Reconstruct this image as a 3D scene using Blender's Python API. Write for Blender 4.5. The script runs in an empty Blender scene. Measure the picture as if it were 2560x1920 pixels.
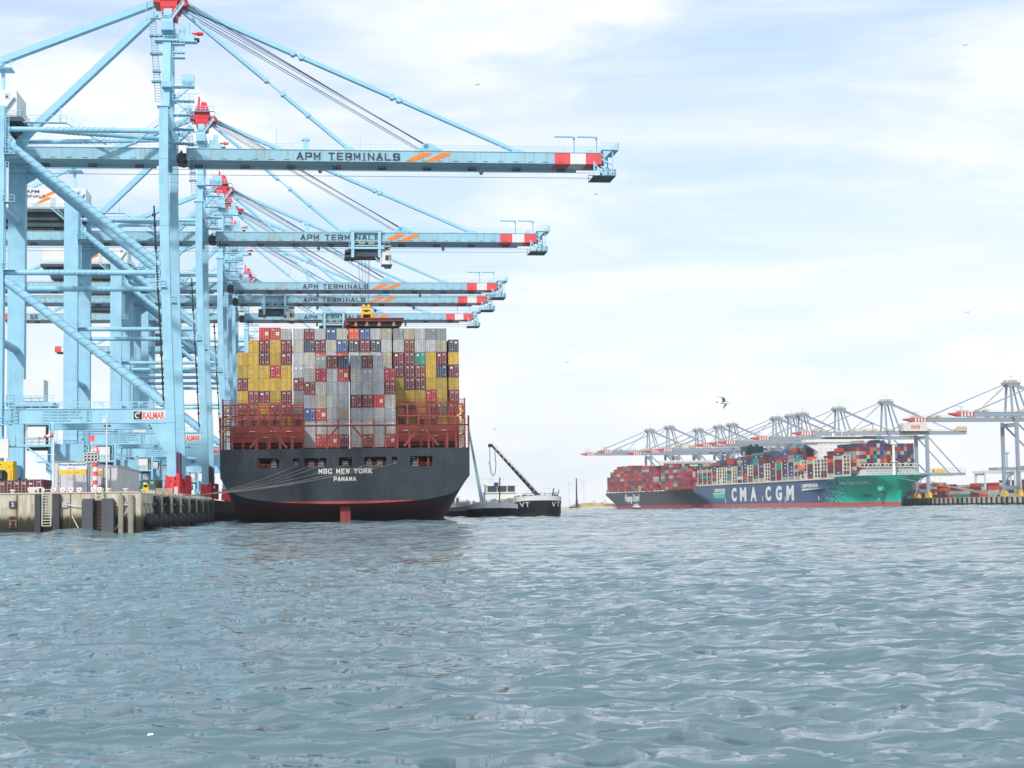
import bpy, math, random
import numpy as np
from mathutils import Vector, Matrix
random.seed(7); rng = np.random.RandomState(11)
C = bpy.context.scene
col = C.collection
R = math.radians
# ---------------------------------------------------------------- camera
EYE = 2.7
cam_d = bpy.data.cameras.new('camera'); cam = bpy.data.objects.new('camera', cam_d); col.objects.link(cam)
cam_d.sensor_width = 36; cam_d.lens = 4200 / 2560 * 36; cam_d.clip_start = 0.5; cam_d.clip_end = 60000
_p = math.atan(309.4 / 4200); _r = math.atan(.014)
_f = Vector((0, math.cos(_p), math.sin(_p))); _u0 = Vector((0, -math.sin(_p), math.cos(_p))); _r0 = Vector((1, 0, 0))
_R = _r0 * math.cos(_r) - _u0 * math.sin(_r); _U = _u0 * math.cos(_r) + _r0 * math.sin(_r)
cam.matrix_world = Matrix(((_R.x, _U.x, -_f.x, 0), (_R.y, _U.y, -_f.y, 0), (_R.z, _U.z, -_f.z, EYE), (0, 0, 0, 1)))
C.camera = cam
# ---------------------------------------------------------------- world, sun, exposure
SUN_DIR = Vector((-.30, -.76, .58)).normalized()
w = bpy.data.worlds.new('World'); C.world = w; w.use_nodes = True
nt = w.node_tree; nt.nodes.clear()
N = nt.nodes.new; L = nt.links.new
out = N('ShaderNodeOutputWorld'); bg = N('ShaderNodeBackground'); bg.inputs['Strength'].default_value = .10
sky = N('ShaderNodeTexSky'); sky.sky_type = 'NISHITA'; sky.sun_disc = False
sky.sun_elevation = math.asin(SUN_DIR.z); sky.sun_rotation = math.atan2(SUN_DIR.x, SUN_DIR.y) % (2 * math.pi)
sky.air_density = 1.0; sky.dust_density = 1.2
tc = N('ShaderNodeTexCoord'); sep = N('ShaderNodeSeparateXYZ'); L(tc.outputs['Generated'], sep.inputs[0])
def mth(op, a, b=None, clamp=False):
    n = N('ShaderNodeMath'); n.operation = op; n.use_clamp = clamp
    for i, x in enumerate((a, b)):
        if x is None: continue
        if isinstance(x, (int, float)): n.inputs[i].default_value = x
        else: L(x, n.inputs[i])
    return n.outputs[0]
az = mth('ARCTAN2', sep.outputs['X'], sep.outputs['Y'])      # azimuth, seam behind the camera
cx = mth('MULTIPLY', az, 1.0); cy = mth('MULTIPLY', sep.outputs['Z'], 1.9)
cmb = N('ShaderNodeCombineXYZ'); L(cx, cmb.inputs[0]); L(cy, cmb.inputs[1])
def cloud(scale, rot, sx, sy, det, loc, lo, hi, dist=0.0):
    mp = N('ShaderNodeMapping'); L(cmb.outputs[0], mp.inputs[0]); mp.inputs['Rotation'].default_value = (0, 0, rot)
    mp.inputs['Scale'].default_value = (sx, sy, 1); mp.inputs['Location'].default_value = loc
    n = N('ShaderNodeTexNoise'); n.inputs['Scale'].default_value = scale; n.inputs['Detail'].default_value = det
    n.inputs['Roughness'].default_value = .55; n.inputs['Distortion'].default_value = dist
    L(mp.outputs[0], n.inputs['Vector'])
    mr = N('ShaderNodeMapRange'); mr.interpolation_type = 'SMOOTHSTEP'
    mr.inputs['From Min'].default_value = lo; mr.inputs['From Max'].default_value = hi
    L(n.outputs['Fac'], mr.inputs['Value']); return mr.outputs[0]
c1 = cloud(5.2, .12, .8, 1.25, 9, (-3.6, 4.4, 0), .42, .66, .25)
c2 = cloud(7.0, R(-28), .26, 1.7, 9, (2.4, 4.2, 0), .40, .70, .35)
cover = mth('MAXIMUM', mth('MULTIPLY', c1, 1.0), mth('MULTIPLY', c2, .78))
cover = mth('ADD', mth('MULTIPLY', cover, .72), .27, True)
# thicker veil low over the horizon
low = N('ShaderNodeMapRange'); low.inputs['From Min'].default_value = .02; low.inputs['From Max'].default_value = .16
low.inputs['To Min'].default_value = .42; low.inputs['To Max'].default_value = 0; L(sep.outputs['Z'], low.inputs['Value'])
cover = mth('ADD', cover, low.outputs[0], True)
tint = cloud(9, .1, .7, 1.5, 9, (1.3, 9.2, 0), .36, .66, .3)
ccol = N('ShaderNodeMixRGB'); ccol.inputs[1].default_value = (8.5, 8.95, 9.35, 1); ccol.inputs[2].default_value = (9.5, 9.6, 9.7, 1); L(tint, ccol.inputs[0])
blue = N('ShaderNodeMixRGB'); blue.blend_type = 'ADD'; blue.inputs[0].default_value = 1; nsc = N('ShaderNodeVectorMath'); nsc.operation = 'SCALE'; nsc.inputs['Scale'].default_value = .7; L(sky.outputs[0], nsc.inputs[0]); L(nsc.outputs[0], blue.inputs[1]); blue.inputs[2].default_value = (2.4, 3.55, 5.2, 1)
mix = N('ShaderNodeMixRGB'); L(cover, mix.inputs[0]); L(blue.outputs[0], mix.inputs[1]); L(ccol.outputs[0], mix.inputs[2])
L(mix.outputs[0], bg.inputs['Color']); L(bg.outputs[0], out.inputs[0])
sd = bpy.data.lights.new('sun', 'SUN'); sd.energy = 2.7; sd.angle = R(3.5); sd.color = (1, .955, .9)
sun = bpy.data.objects.new('sun', sd); col.objects.link(sun); sun.rotation_euler = SUN_DIR.to_track_quat('Z', 'Y').to_euler()
C.view_settings.view_transform = 'Standard'; C.view_settings.look = 'None'
C.view_settings.exposure = 0.2; C.view_settings.gamma = 1
C.view_settings.use_curve_mapping = False
C.render.resolution_x = 1024; C.render.resolution_y = 768
# ---------------------------------------------------------------- materials
def mat(name, rgb, rough=.6, var=.12, streak=0.0, stain=None, metal=0.0, scale=.35, spec=.4, objvar=0.0, zdirt=None):
    m = bpy.data.materials.new(name); m.use_nodes = True; t = m.node_tree
    b = t.nodes['Principled BSDF']; b.inputs['Roughness'].default_value = rough; b.inputs['Metallic'].default_value = metal
    b.inputs['Specular IOR Level'].default_value = spec
    n = t.nodes.new; l = t.links.new
    o = n('ShaderNodeTexCoord')
    a = n('ShaderNodeTexNoise'); a.inputs['Scale'].default_value = scale; a.inputs['Detail'].default_value = 6; l(o.outputs['Object'], a.inputs['Vector'])
    mr = n('ShaderNodeMapRange'); mr.inputs['From Min'].default_value = .3; mr.inputs['From Max'].default_value = .7
    mr.inputs['To Min'].default_value = 1 - var; mr.inputs['To Max'].default_value = 1 + var * .6; l(a.outputs['Fac'], mr.inputs['Value'])
    fac = mr.outputs[0]
    if objvar:
        oi = n('ShaderNodeObjectInfo'); m2 = n('ShaderNodeMapRange'); m2.inputs['To Min'].default_value = 1 - objvar; m2.inputs['To Max'].default_value = 1 + objvar
        l(oi.outputs['Random'], m2.inputs['Value']); mm = n('ShaderNodeMath'); mm.operation = 'MULTIPLY'; l(fac, mm.inputs[0]); l(m2.outputs[0], mm.inputs[1]); fac = mm.outputs[0]
        va = n('ShaderNodeVectorMath'); va.operation = 'SCALE'; va.inputs[0].default_value = (37, 53, 91); l(oi.outputs['Random'], va.inputs['Scale'])
        ad = n('ShaderNodeVectorMath'); ad.operation = 'ADD'; l(o.outputs['Object'], ad.inputs[0]); l(va.outputs[0], ad.inputs[1]); vec = ad.outputs[0]
        l(vec, a.inputs['Vector'])
    else: vec = o.outputs['Object']
    x = n('ShaderNodeMixRGB'); x.blend_type = 'MULTIPLY'; x.inputs[0].default_value = 1; x.inputs[1].default_value = (*rgb, 1); l(fac, x.inputs[2])
    last = x.outputs[0]
    if streak:
        mp = n('ShaderNodeMapping'); mp.inputs['Scale'].default_value = (1.6, 1.6, .09); l(vec, mp.inputs[0])
        s = n('ShaderNodeTexNoise'); s.inputs['Scale'].default_value = 1.3; s.inputs['Detail'].default_value = 5; l(mp.outputs[0], s.inputs['Vector'])
        r = n('ShaderNodeMapRange'); r.inputs['From Min'].default_value = .52; r.inputs['From Max'].default_value = .74; r.inputs['To Max'].default_value = streak; l(s.outputs['Fac'], r.inputs['Value'])
        y = n('ShaderNodeMixRGB'); l(r.outputs[0], y.inputs[0]); l(last, y.inputs[1]); y.inputs[2].default_value = (*(stain or (.2, .12, .06)), 1); last = y.outputs[0]
    l(last, b.inputs['Base Color'])
    return m
BLUE = mat('crane_blue', (.31, .60, .76), .5, .13, .22, (.20, .36, .44))
BLUE2 = mat('girder_blue', (.30, .55, .66), .5, .14, .62, (.30, .25, .15), scale=.12)
PALEB = mat('crane_rail_blue', (.36, .62, .74), .5, .04)
DKB = mat('crane_machinery_dark', (.045, .075, .095), .6, .3)
WHITE = mat('white_paint', (.74, .74, .72), .5, .06, .12, (.45, .42, .36))
LGREY = mat('light_grey_cladding', (.56, .57, .60), .6, .05)
MGREY = mat('grey_cladding', (.42, .43, .46), .6, .06)
RED = mat('signal_red', (.70, .035, .055), .45, .08)
RED2 = mat('boom_red', (.76, .09, .10), .5, .08)
ORANGE = mat('logo_orange', (.85, .22, .03), .5, .03)
INK = mat('lettering_dark', (.045, .08, .12), .5, .03)
BLACK = mat('black_steel', (.02, .022, .026), .6, .2)
ROPE = mat('steel_rope', (.07, .08, .10), .6, .1)
MOOR = mat('mooring_rope', (.34, .31, .26), .9, .1)
RUSTR = mat('rust_red_deck_paint', (.30, .058, .042), .6, .22, .3, (.14, .03, .03), scale=.6)
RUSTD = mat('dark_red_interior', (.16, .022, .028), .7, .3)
SLATE = mat('hull_slate', (.040, .053, .063), .45, .16, .16, (.075, .085, .09), scale=.2)
CREAML = mat('cream_lettering', (.78, .76, .66), .6, .06)
YEL = mat('machine_yellow', (.80, .50, .02), .5, .08)
YELD = mat('fitting_yellow', (.72, .36, .03), .5, .15)
CONC = None
GREENC = mat('container_green', (.02, .12, .085), .5, .1, .1)
KRED = mat('sign_red', (.75, .12, .12), .6, .03)
GLASS = mat('dark_window', (.03, .04, .05), .15, .1, spec=.8)
WOODY = mat('timber_fender', (.05, .055, .065), .7, .2)
RUBBER = mat('rubber_black', (.014, .014, .016), .8, .2)
BLUES = mat('stay_blue', (.31, .60, .76), .45, .05)
STEEL = mat('galvanised_steel', (.45, .48, .50), .5, .06)
SAND = mat('sand', (.52, .44, .33), .9, .12, scale=.05)
HG = mat('far_crane_grey', (.27, .33, .40), .5, .05)
CREAM = mat('cream_deck_paint', (.62, .60, .50), .6, .12)
GULLG = mat('gull_grey', (.42, .44, .46), .8, .1)
PLANT = mat('roof_grass', (.11, .19, .03), .9, .4, scale=3)
# ---------------------------------------------------------------- builders
SPLIT = set('sill_beam landside_platform switch_cabinet hanger mast_platform boom_post running_rope tip_cage walkway gusset top_cross_beam boom_lug rope_support white_canister lashing_bridge flood_light side_tower tug_mark hull_recess deck_pillar mast_tie hand_hoop orange_lamp_bar wheel dark_machinery hoist_rope underside_girder bracket bogie funnel_casing exhaust apex_platform tip_deck mast_ladder cable_reel_guide logo_stripes joint_plate bow_gear bow_locker crate cross_bar winch'.split())
STUFFY = set('rail_bracket lashing_rod print cladding_seam yellow_fitting white_fitting lashing_frame deck_gear deck_pipe wall_joint side_chains edge_hoops porthole fitting stern_railing port_railing frame_railing'.split())
class MB:
    def __init__(s): s.v = []; s.f = []; s.m = []; s.s = []; s.p = []
    def add(s, vs, fs, mi=0, sm=False):
        o = len(s.v); s.v += [tuple(x) for x in vs]; s.f += [tuple(o + i for i in f) for f in fs]
        s.p.append((o, len(vs), len(s.f) - len(fs), len(fs))) if True else None
        s.m += [mi] * len(fs); s.s += [sm] * len(fs); return s
    def box(s, x0, x1, y0, y1, z0, z1, mi=0):
        return s.add([(x0, y0, z0), (x1, y0, z0), (x1, y1, z0), (x0, y1, z0), (x0, y0, z1), (x1, y0, z1), (x1, y1, z1), (x0, y1, z1)],
                     [(0, 3, 2, 1), (4, 5, 6, 7), (0, 1, 5, 4), (1, 2, 6, 5), (2, 3, 7, 6), (3, 0, 4, 7)], mi)
    def beam(s, p, q, a, b=None, mi=0, a2=None, b2=None):
        """bar from p to q, a wide (horizontal), b deep"""
        b = a if b is None else b; a2 = a if a2 is None else a2; b2 = b if b2 is None else b2
        p, q = Vector(p), Vector(q); d = (q - p).normalized(); up = Vector((0, 0, 1))
        if abs(d.z) > .95: up = Vector((1, 0, 0))
        sd = d.cross(up).normalized(); u = sd.cross(d)
        vs = []
        for c, aa, bb in ((p, a, b), (q, a2, b2)):
            for i, j in ((-1, -1), (1, -1), (1, 1), (-1, 1)): vs.append(c + sd * (i * aa / 2) + u * (j * bb / 2))
        return s.add(vs, [(0, 1, 2, 3), (7, 6, 5, 4), (0, 4, 5, 1), (1, 5, 6, 2), (2, 6, 7, 3), (3, 7, 4, 0)], mi)
    def tube(s, p, q, r, n=8, mi=0, r2=None, caps=True):
        p, q = Vector(p), Vector(q); d = (q - p).normalized(); up = Vector((0, 0, 1)) if abs(d.z) < .9 else Vector((1, 0, 0))
        a = d.cross(up).normalized(); b = a.cross(d); r2 = r if r2 is None else r2
        vs = [c + (a * math.cos(k * 2 * math.pi / n) + b * math.sin(k * 2 * math.pi / n)) * rr for c, rr in ((p, r), (q, r2)) for k in range(n)]
        s.add(vs, [(k, k + n, (k + 1) % n + n, (k + 1) % n) for k in range(n)], mi, n > 4)
        if caps: s.add(vs, [tuple(range(n)), tuple(range(2 * n - 1, n - 1, -1))], mi)
        return s
    def path(s, pts, r, n=4, mi=0):
        for a, b in zip(pts, pts[1:]): s.tube(a, b, r, n, mi, caps=False)
        return s
    def prism(s, pts, y0, y1, mi=0):
        """outline in x-z extruded along y"""
        n = len(pts); vs = [(x, y0, z) for x, z in pts] + [(x, y1, z) for x, z in pts]
        return s.add(vs, [tuple(range(n)), tuple(range(2 * n - 1, n - 1, -1))] + [(k, k + n, (k + 1) % n + n, (k + 1) % n) for k in range(n)], mi)
    def prismx(s, pts, x0, x1, mi=0):
        n = len(pts); vs = [(x0, y, z) for y, z in pts] + [(x1, y, z) for y, z in pts]
        return s.add(vs, [tuple(range(n)), tuple(range(2 * n - 1, n - 1, -1))] + [(k, (k + 1) % n, (k + 1) % n + n, k + n) for k in range(n)], mi)
    def rail(s, p, q, h=1.1, step=2.0, r=.045, mi=0, mid=True):
        p, q = Vector(p), Vector(q); n = max(1, int((q - p).length / step)); z = Vector((0, 0, h))
        s.beam(p + z, q + z, r * 2, mi=mi)
        if mid: s.beam(p + z * .5, q + z * .5, r * 1.4, mi=mi)
        for i in range(n + 1):
            c = p.lerp(q, i / n); s.beam(c, c + z, r * 1.6, mi=mi)
        return s
    def ladder(s, p, q, wd=(.6, 0, 0), step=.45, r=.05, mi=0):
        p, q, wv = Vector(p), Vector(q), Vector(wd); n = int((q - p).length / step)
        s.beam(p, q, r * 2, mi=mi); s.beam(p + wv, q + wv, r * 2, mi=mi)
        for i in range(n + 1):
            c = p.lerp(q, i / n); s.beam(c, c + wv, r * 1.7, mi=mi)
        return s
    def clusters(s):
        bb = []
        for (o, n, _, _) in s.p:
            a = np.array([tuple(v) for v in s.v[o:o + n]]); bb.append((a.min(0) - .12, a.max(0) + .12))
        k = len(bb); par = list(range(k))
        def fd(i):
            while par[i] != i: par[i] = par[par[i]]; i = par[i]
            return i
        for i in range(k):
            for j in range(i):
                if fd(i) != fd(j) and (bb[i][0] <= bb[j][1]).all() and (bb[j][0] <= bb[i][1]).all(): par[fd(i)] = fd(j)
        g = {}
        for i in range(k): g.setdefault(fd(i), []).append(i)
        return list(g.values())
    def build(s, name, mats, parent=None, **kw):
        if name in SPLIT and len(s.p) > 1:
            gs = s.clusters()
            if len(gs) > 1:
                r = None
                for g in gs:
                    c = MB(); c.p = []
                    for i in g:
                        o, n, fo, fn = s.p[i]; c.add(s.v[o:o + n], [tuple(x - o for x in f) for f in s.f[fo:fo + fn]], s.m[fo] if fn else 0, s.s[fo] if fn else False)
                    r = c.build1(name, mats, parent, **kw) if r is None else (c.build1(name, mats, parent, **kw), r)[1]
                return r
        if name in STUFFY: kw.setdefault('kind', 'stuff')
        return s.build1(name, mats, parent, **kw)
    def build1(s, name, mats, parent=None, **kw):
        me = bpy.data.meshes.new(name); me.from_pydata(s.v, [], s.f)
        for m in (mats if isinstance(mats, (list, tuple)) else [mats]): me.materials.append(m)
        me.polygons.foreach_set('material_index', s.m); me.polygons.foreach_set('use_smooth', s.s); me.update()
        return obj(name, me, parent, **kw)
def obj(name, data, parent=None, **kw):
    o = bpy.data.objects.new(name, data); col.objects.link(o)
    if parent is not None: o.parent = parent
    tag(o, **kw); return o
def tag(o, label=None, cat=None, group=None, kind=None):
    if label: o['label'] = label
    if cat: o['category'] = cat
    if group: o['group'] = group
    if kind: o['kind'] = kind
    return o
def thing(name, label, cat, loc=(0, 0, 0), rz=0.0, group=None):
    o = obj(name, None, label=label, cat=cat, group=group); o.location = loc; o.rotation_euler = (0, 0, rz); return o
def kids(o): return KID.get(o.name, [])
def index_kids():
    KID.clear()
    for x in col.objects:
        if x.parent: KID.setdefault(x.parent.name, []).append(x)
KID = {}
def copy_tree(o, parent=None):
    c = o.copy(); col.objects.link(c); c.parent = parent
    for ch in kids(o): copy_tree(ch, c)
    return c
def txt(s, name, parent, m, O, X, Z, wd, ht, thick=.0, depth=.06, shear=0.0):
    """lettering: s fitted in a wd x ht field whose lower left corner is O, along unit vectors X, Z"""
    cu = bpy.data.curves.new('t', 'FONT'); cu.body = s; cu.extrude = .02; cu.offset = thick; cu.resolution_u = 3
    o = bpy.data.objects.new('t', cu); col.objects.link(o); dg = bpy.context.evaluated_depsgraph_get()
    me = bpy.data.meshes.new_from_object(o.evaluated_get(dg)); bpy.data.objects.remove(o); bpy.data.curves.remove(cu)
    n = len(me.vertices); a = np.empty(n * 3); me.vertices.foreach_get('co', a); a = a.reshape(-1, 3)
    mn, mx = a.min(0), a.max(0); a = (a - mn) / (mx - mn); X, Z, O = Vector(X).normalized(), Vector(Z).normalized(), Vector(O); Nn = X.cross(Z)
    P = np.array(O) + np.outer(a[:, 0] * wd + a[:, 1] * shear, X) + np.outer(a[:, 1] * ht, Z) + np.outer(a[:, 2] * depth, Nn)
    me.vertices.foreach_set('co', P.ravel()); me.materials.clear(); me.materials.append(m); me.update()
    return obj(name, me, parent)
ORD = ['first', 'second', 'third', 'fourth', 'fifth', 'sixth', 'seventh', 'eighth', 'ninth', 'tenth', 'eleventh', 'twelfth', 'thirteenth', 'fourteenth', 'fifteenth', 'sixteenth', 'seventeenth', 'eighteenth', 'nineteenth', 'twentieth', 'twenty-first', 'twenty-second', 'twenty-third', 'twenty-fourth', 'twenty-fifth', 'twenty-sixth', 'twenty-seventh', 'twenty-eighth', 'twenty-ninth', 'thirtieth']
AX = math.atan(.119)      # heading of the left quay: away from the camera, slightly left
QUAY = 5.4                # quay level above the water
# ---------------------------------------------------------------- water
def water_mesh():
    nr, na = 1080, 720
    d = np.exp(np.linspace(math.log(11.0), math.log(2600.0), nr)); th = np.linspace(-R(24), R(24), na)
    D, T = np.meshgrid(d, th, indexing='ij'); X = D * np.sin(T); Y = D * np.cos(T)
    Zv = np.zeros_like(X); DX = np.zeros_like(X); DY = np.zeros_like(X)
    sp_r = D * (d[1] / d[0] - 1); nw = 96
    for i in range(nw):
        lam = .20 * (11 ** (i / (nw - 1))) * rng.uniform(.9, 1.1); k = 2 * math.pi / lam
        ang = R(248) + rng.normal(0, .60) * (1.0 if lam < 2 else .6)
        steep = 1
        A = (.034 if lam < .5 else (.043 if lam < 1.4 else .028)) * lam / 6.283 * rng.uniform(.5, 1.4)
        kx, ky = math.cos(ang), math.sin(ang); ph = rng.uniform(0, 6.28)
        fade = np.clip((lam / 1.5 - sp_r) / (lam / 4), 0, 1)
        p = k * (kx * X + ky * Y) + ph + .6 * np.sin(X * .045 + i) + .6 * np.sin(Y * .037 + 2 * i)
        Zv += A * fade * np.cos(p); q = 1.15 * A * fade * np.sin(p); DX -= q * kx; DY -= q * ky
    far = .25 + .75 * np.clip((D - 60) / 200, 0, 1)
    for i in range(26):                      # longer chop of the open basin
        lam = 2.6 * (9 ** (i / 25)); k = 2 * math.pi / lam; ang = R(250) + rng.normal(0, .7); A = .042 * lam / 6.283 * rng.uniform(.6, 1.3); kx, ky = math.cos(ang), math.sin(ang)
        fade = np.clip((lam / 1.5 - sp_r) / (lam / 5), 0, 1)
        Zv += A * fade * far * np.cos(k * (kx * X + ky * Y) + rng.uniform(0, 6.28) + .8 * np.sin(X * .023 + i) + .8 * np.sin(Y * .019 + 3 * i))
    # gusty patches: livelier and calmer water
    g = .85 + .35 * np.sin(X * .031 + 1.7 * np.sin(Y * .013)) * np.sin(Y * .021 + 1.3 + 1.1 * np.sin(X * .017))
    Zv *= g; DX *= g; DY *= g
    V = np.stack([X + DX, Y + DY, Zv], -1).reshape(-1, 3)
    idx = np.arange(nr * na).reshape(nr, na); a = idx[:-1, :-1].ravel(); b = idx[1:, :-1].ravel(); c = idx[1:, 1:].ravel(); e = idx[:-1, 1:].ravel()
    F = np.stack([a, e, c, b], -1)
    me = bpy.data.meshes.new('water'); me.vertices.add(len(V)); me.vertices.foreach_set('co', V.ravel())
    me.loops.add(F.size); me.loops.foreach_set('vertex_index', F.ravel().astype(np.int32)); me.polygons.add(len(F))
    me.polygons.foreach_set('loop_start', np.arange(0, F.size, 4, dtype=np.int32)); me.polygons.foreach_set('use_smooth', np.ones(len(F), bool))
    me.update(); me.validate(); return me
def water_material():
    m = bpy.data.materials.new('harbour_water'); m.use_nodes = True; t = m.node_tree; n = t.nodes.new; l = t.links.new
    b = t.nodes['Principled BSDF']; b.inputs['IOR'].default_value = 1.36
    g = n('ShaderNodeNewGeometry'); 
    def noise(sc, sx, sy, det, rot=.25, rough=.6):
        mp = n('ShaderNodeMapping'); mp.inputs['Scale'].default_value = (sx, sy, 1); mp.inputs['Rotation'].default_value = (0, 0, rot); l(g.outputs['Position'], mp.inputs[0])
        k = n('ShaderNodeTexNoise'); k.inputs['Scale'].default_value = sc; k.inputs['Detail'].default_value = det; k.inputs['Roughness'].default_value = rough; l(mp.outputs[0], k.inputs['Vector']); return k.outputs['Fac']
    def M(op, a, c, cl=False):
        k = n('ShaderNodeMath'); k.operation = op; k.use_clamp = cl
        for i, v in enumerate((a, c)):
            if isinstance(v, (int, float)): k.inputs[i].default_value = v
            else: l(v, k.inputs[i])
        return k.outputs[0]
    h = M('ADD', M('ADD', M('MULTIPLY', noise(3.2, .6, 1.5, 4, .2, .55), .034), M('MULTIPLY', noise(.85, .5, 1.5, 2, .05, .5), .22)), M('MULTIPLY', noise(.18, .5, 1.6, 4, -.1, .6), 2.0))
    bp = n('ShaderNodeBump'); bp.inputs['Strength'].default_value = 1.0; bp.inputs['Distance'].default_value = 1.0; l(h, bp.inputs['Height']); l(bp.outputs[0], b.inputs['Normal'])
    # silty green water: large patches
    r = n('ShaderNodeMapRange'); r.inputs['From Min'].default_value = .35; r.inputs['From Max'].default_value = .65; l(noise(.05, 1, 1.6, 3), r.inputs['Value'])
    mx = n('ShaderNodeMixRGB'); mx.inputs[1].default_value = (.100, .168, .185, 1); mx.inputs[2].default_value = (.122, .190, .222, 1); l(r.outputs[0], mx.inputs[0])
    # foam flecks and lines
    fo = n('ShaderNodeMapRange'); fo.inputs['From Min'].default_value = .665; fo.inputs['From Max'].default_value = .71; l(noise(.33, .35, 1.7, 9, .1, .68), fo.inputs['Value'])
    f2 = n('ShaderNodeMapRange'); f2.inputs['From Min'].default_value = .53; f2.inputs['From Max'].default_value = .60; l(noise(.016, .6, 2.2, 3, .05), f2.inputs['Value'])
    foam = M('MULTIPLY', fo.outputs[0], M('ADD', f2.outputs[0], .02), True)
    m2 = n('ShaderNodeMixRGB'); l(foam, m2.inputs[0]); l(mx.outputs[0], m2.inputs[1]); m2.inputs[2].default_value = (.72, .76, .76, 1); l(m2.outputs[0], b.inputs['Base Color'])
    ro = n('ShaderNodeMapRange'); ro.inputs['To Min'].default_value = .045; ro.inputs['To Max'].default_value = .7; l(foam, ro.inputs['Value']); l(ro.outputs[0], b.inputs['Roughness'])
    return m
WATER = water_material()
wm = water_mesh(); wm.materials.append(WATER)
obj('water', wm, kind='structure')
s_ = MB(); s_.add([(-30000, -3000, -.45), (30000, -3000, -.45), (30000, 45000, -.45), (-30000, 45000, -.45)], [(0, 1, 2, 3)])
s_.build('sea', WATER, kind='structure')

# ---------------------------------------------------------------- air
def haze_box(density):
    b = MB(); b.box(-950, 1300, -60, 4200, -1.6, 125); m = bpy.data.materials.new('air'); m.use_nodes = True; t = m.node_tree; t.nodes.clear()
    o = t.nodes.new('ShaderNodeOutputMaterial'); v = t.nodes.new('ShaderNodeVolumePrincipled'); v.inputs['Color'].default_value = (.93, .96, 1, 1); v.inputs['Density'].default_value = density; v.inputs['Anisotropy'].default_value = .0
    t.links.new(v.outputs[0], o.inputs['Volume']); b.build('haze', m, kind='stuff')
# ---------------------------------------------------------------- stroke lettering (square, even-weight capitals)
SG = {'A': [[(0, 0), (.5, 1), (1, 0)], [(.2, .33), (.8, .33)]], 'P': [[(0, 0), (0, 1), (.85, 1), (1, .9), (1, .52), (.85, .42), (0, .42)]], 'M': [[(0, 0), (0, 1), (.5, .3), (1, 1), (1, 0)]],
      'T': [[(0, 1), (1, 1)], [(.5, 1), (.5, 0)]], 'E': [[(1, 0), (0, 0), (0, 1), (1, 1)], [(0, .5), (.9, .5)]], 'R': [[(0, 0), (0, 1), (.85, 1), (1, .9), (1, .55), (.85, .45), (0, .45)], [(.55, .45), (1, 0)]],
      'I': [[(.5, 0), (.5, 1)]], 'N': [[(0, 0), (0, 1), (1, 0), (1, 1)]], 'L': [[(0, 1), (0, 0), (1, 0)]], 'S': [[(1, .85), (.85, 1), (.12, 1), (0, .88), (0, .62), (.12, .52), (.88, .48), (1, .38), (1, .12), (.88, 0), (.1, 0), (0, .14)]],
      'C': [[(1, .8), (.85, 1), (.15, 1), (0, .82), (0, .18), (.15, 0), (.85, 0), (1, .2)]], 'W': [[(0, 1), (.22, 0), (.5, .8), (.78, 0), (1, 1)]], 'Y': [[(0, 1), (.5, .48), (1, 1)], [(.5, .48), (.5, 0)]],
      'O': [[(.15, 0), (.85, 0), (1, .18), (1, .82), (.85, 1), (.15, 1), (0, .82), (0, .18), (.15, 0)]], 'K': [[(0, 0), (0, 1)], [(1, 1), (.05, .42)], [(.3, .55), (1, 0)]], 'G': [[(1, .8), (.85, 1), (.15, 1), (0, .82), (0, .18), (.15, 0), (.85, 0), (1, .15), (1, .48), (.6, .48)]],
      'D': [[(0, 0), (0, 1), (.75, 1), (1, .8), (1, .2), (.75, 0), (0, 0)]], 'U': [[(0, 1), (0, .15), (.15, 0), (.85, 0), (1, .15), (1, 1)]], 'V': [[(0, 1), (.5, 0), (1, 1)]], ' ': []}
def stxt(s, name, parent, m, O, X, Z, wd, ht, st=.2, depth=.03, warp=None, sw=None):
    """stroke lettering; st = stroke weight as a share of the height"""
    X, Z, O = Vector(X).normalized(), Vector(Z).normalized(), Vector(O or (0, 0, 0)); Nn = X.cross(Z); b = MB(); n = len(s)
    units = sum(.62 if c == ' ' else (.55 if c == 'I' else 1.0) for c in s); gap = .26; tot = units + gap * (n - 1); cw = wd / tot; x = 0; t = st * ht
    sw = sw or t
    for c in s:
        w_ = cw * (.62 if c == ' ' else (.55 if c == 'I' else 1.0))
        for pl in SG[c]:
            P = [(x + sw / 2 + p[0] * (w_ - sw), t / 2 + p[1] * (ht - t)) for p in pl]
            for (a, c_) in zip(P, P[1:]):
                d = Vector((c_[0] - a[0], c_[1] - a[1])); L_ = d.length or 1; d /= L_; wv = (abs(d.y) * sw + abs(d.x) * t) * (.72 if abs(d.y * d.x) > .2 and c in 'MNWKV' else 1); nn = Vector((-d.y, d.x)) * wv / 2; e = d * wv * .42
                q = [(a[0] - e.x + nn.x, a[1] - e.y + nn.y), (a[0] - e.x - nn.x, a[1] - e.y - nn.y), (c_[0] + e.x - nn.x, c_[1] + e.y - nn.y), (c_[0] + e.x + nn.x, c_[1] + e.y + nn.y)]
                q = [(u_, min(max(v_, 0), ht)) for u_, v_ in q]
                vs = []
                for h in (0, depth):
                    for (u_, v_) in q: vs.append(warp(u_, v_, h) if warp else O + X * u_ + Z * v_ + Nn * h)
                b.add(vs, [(0, 1, 2, 3), (7, 6, 5, 4), (0, 4, 5, 1), (1, 5, 6, 2), (2, 6, 7, 3), (3, 7, 4, 0)])
        x += w_ + gap * cw
    return b.build(name, m, parent)
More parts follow.
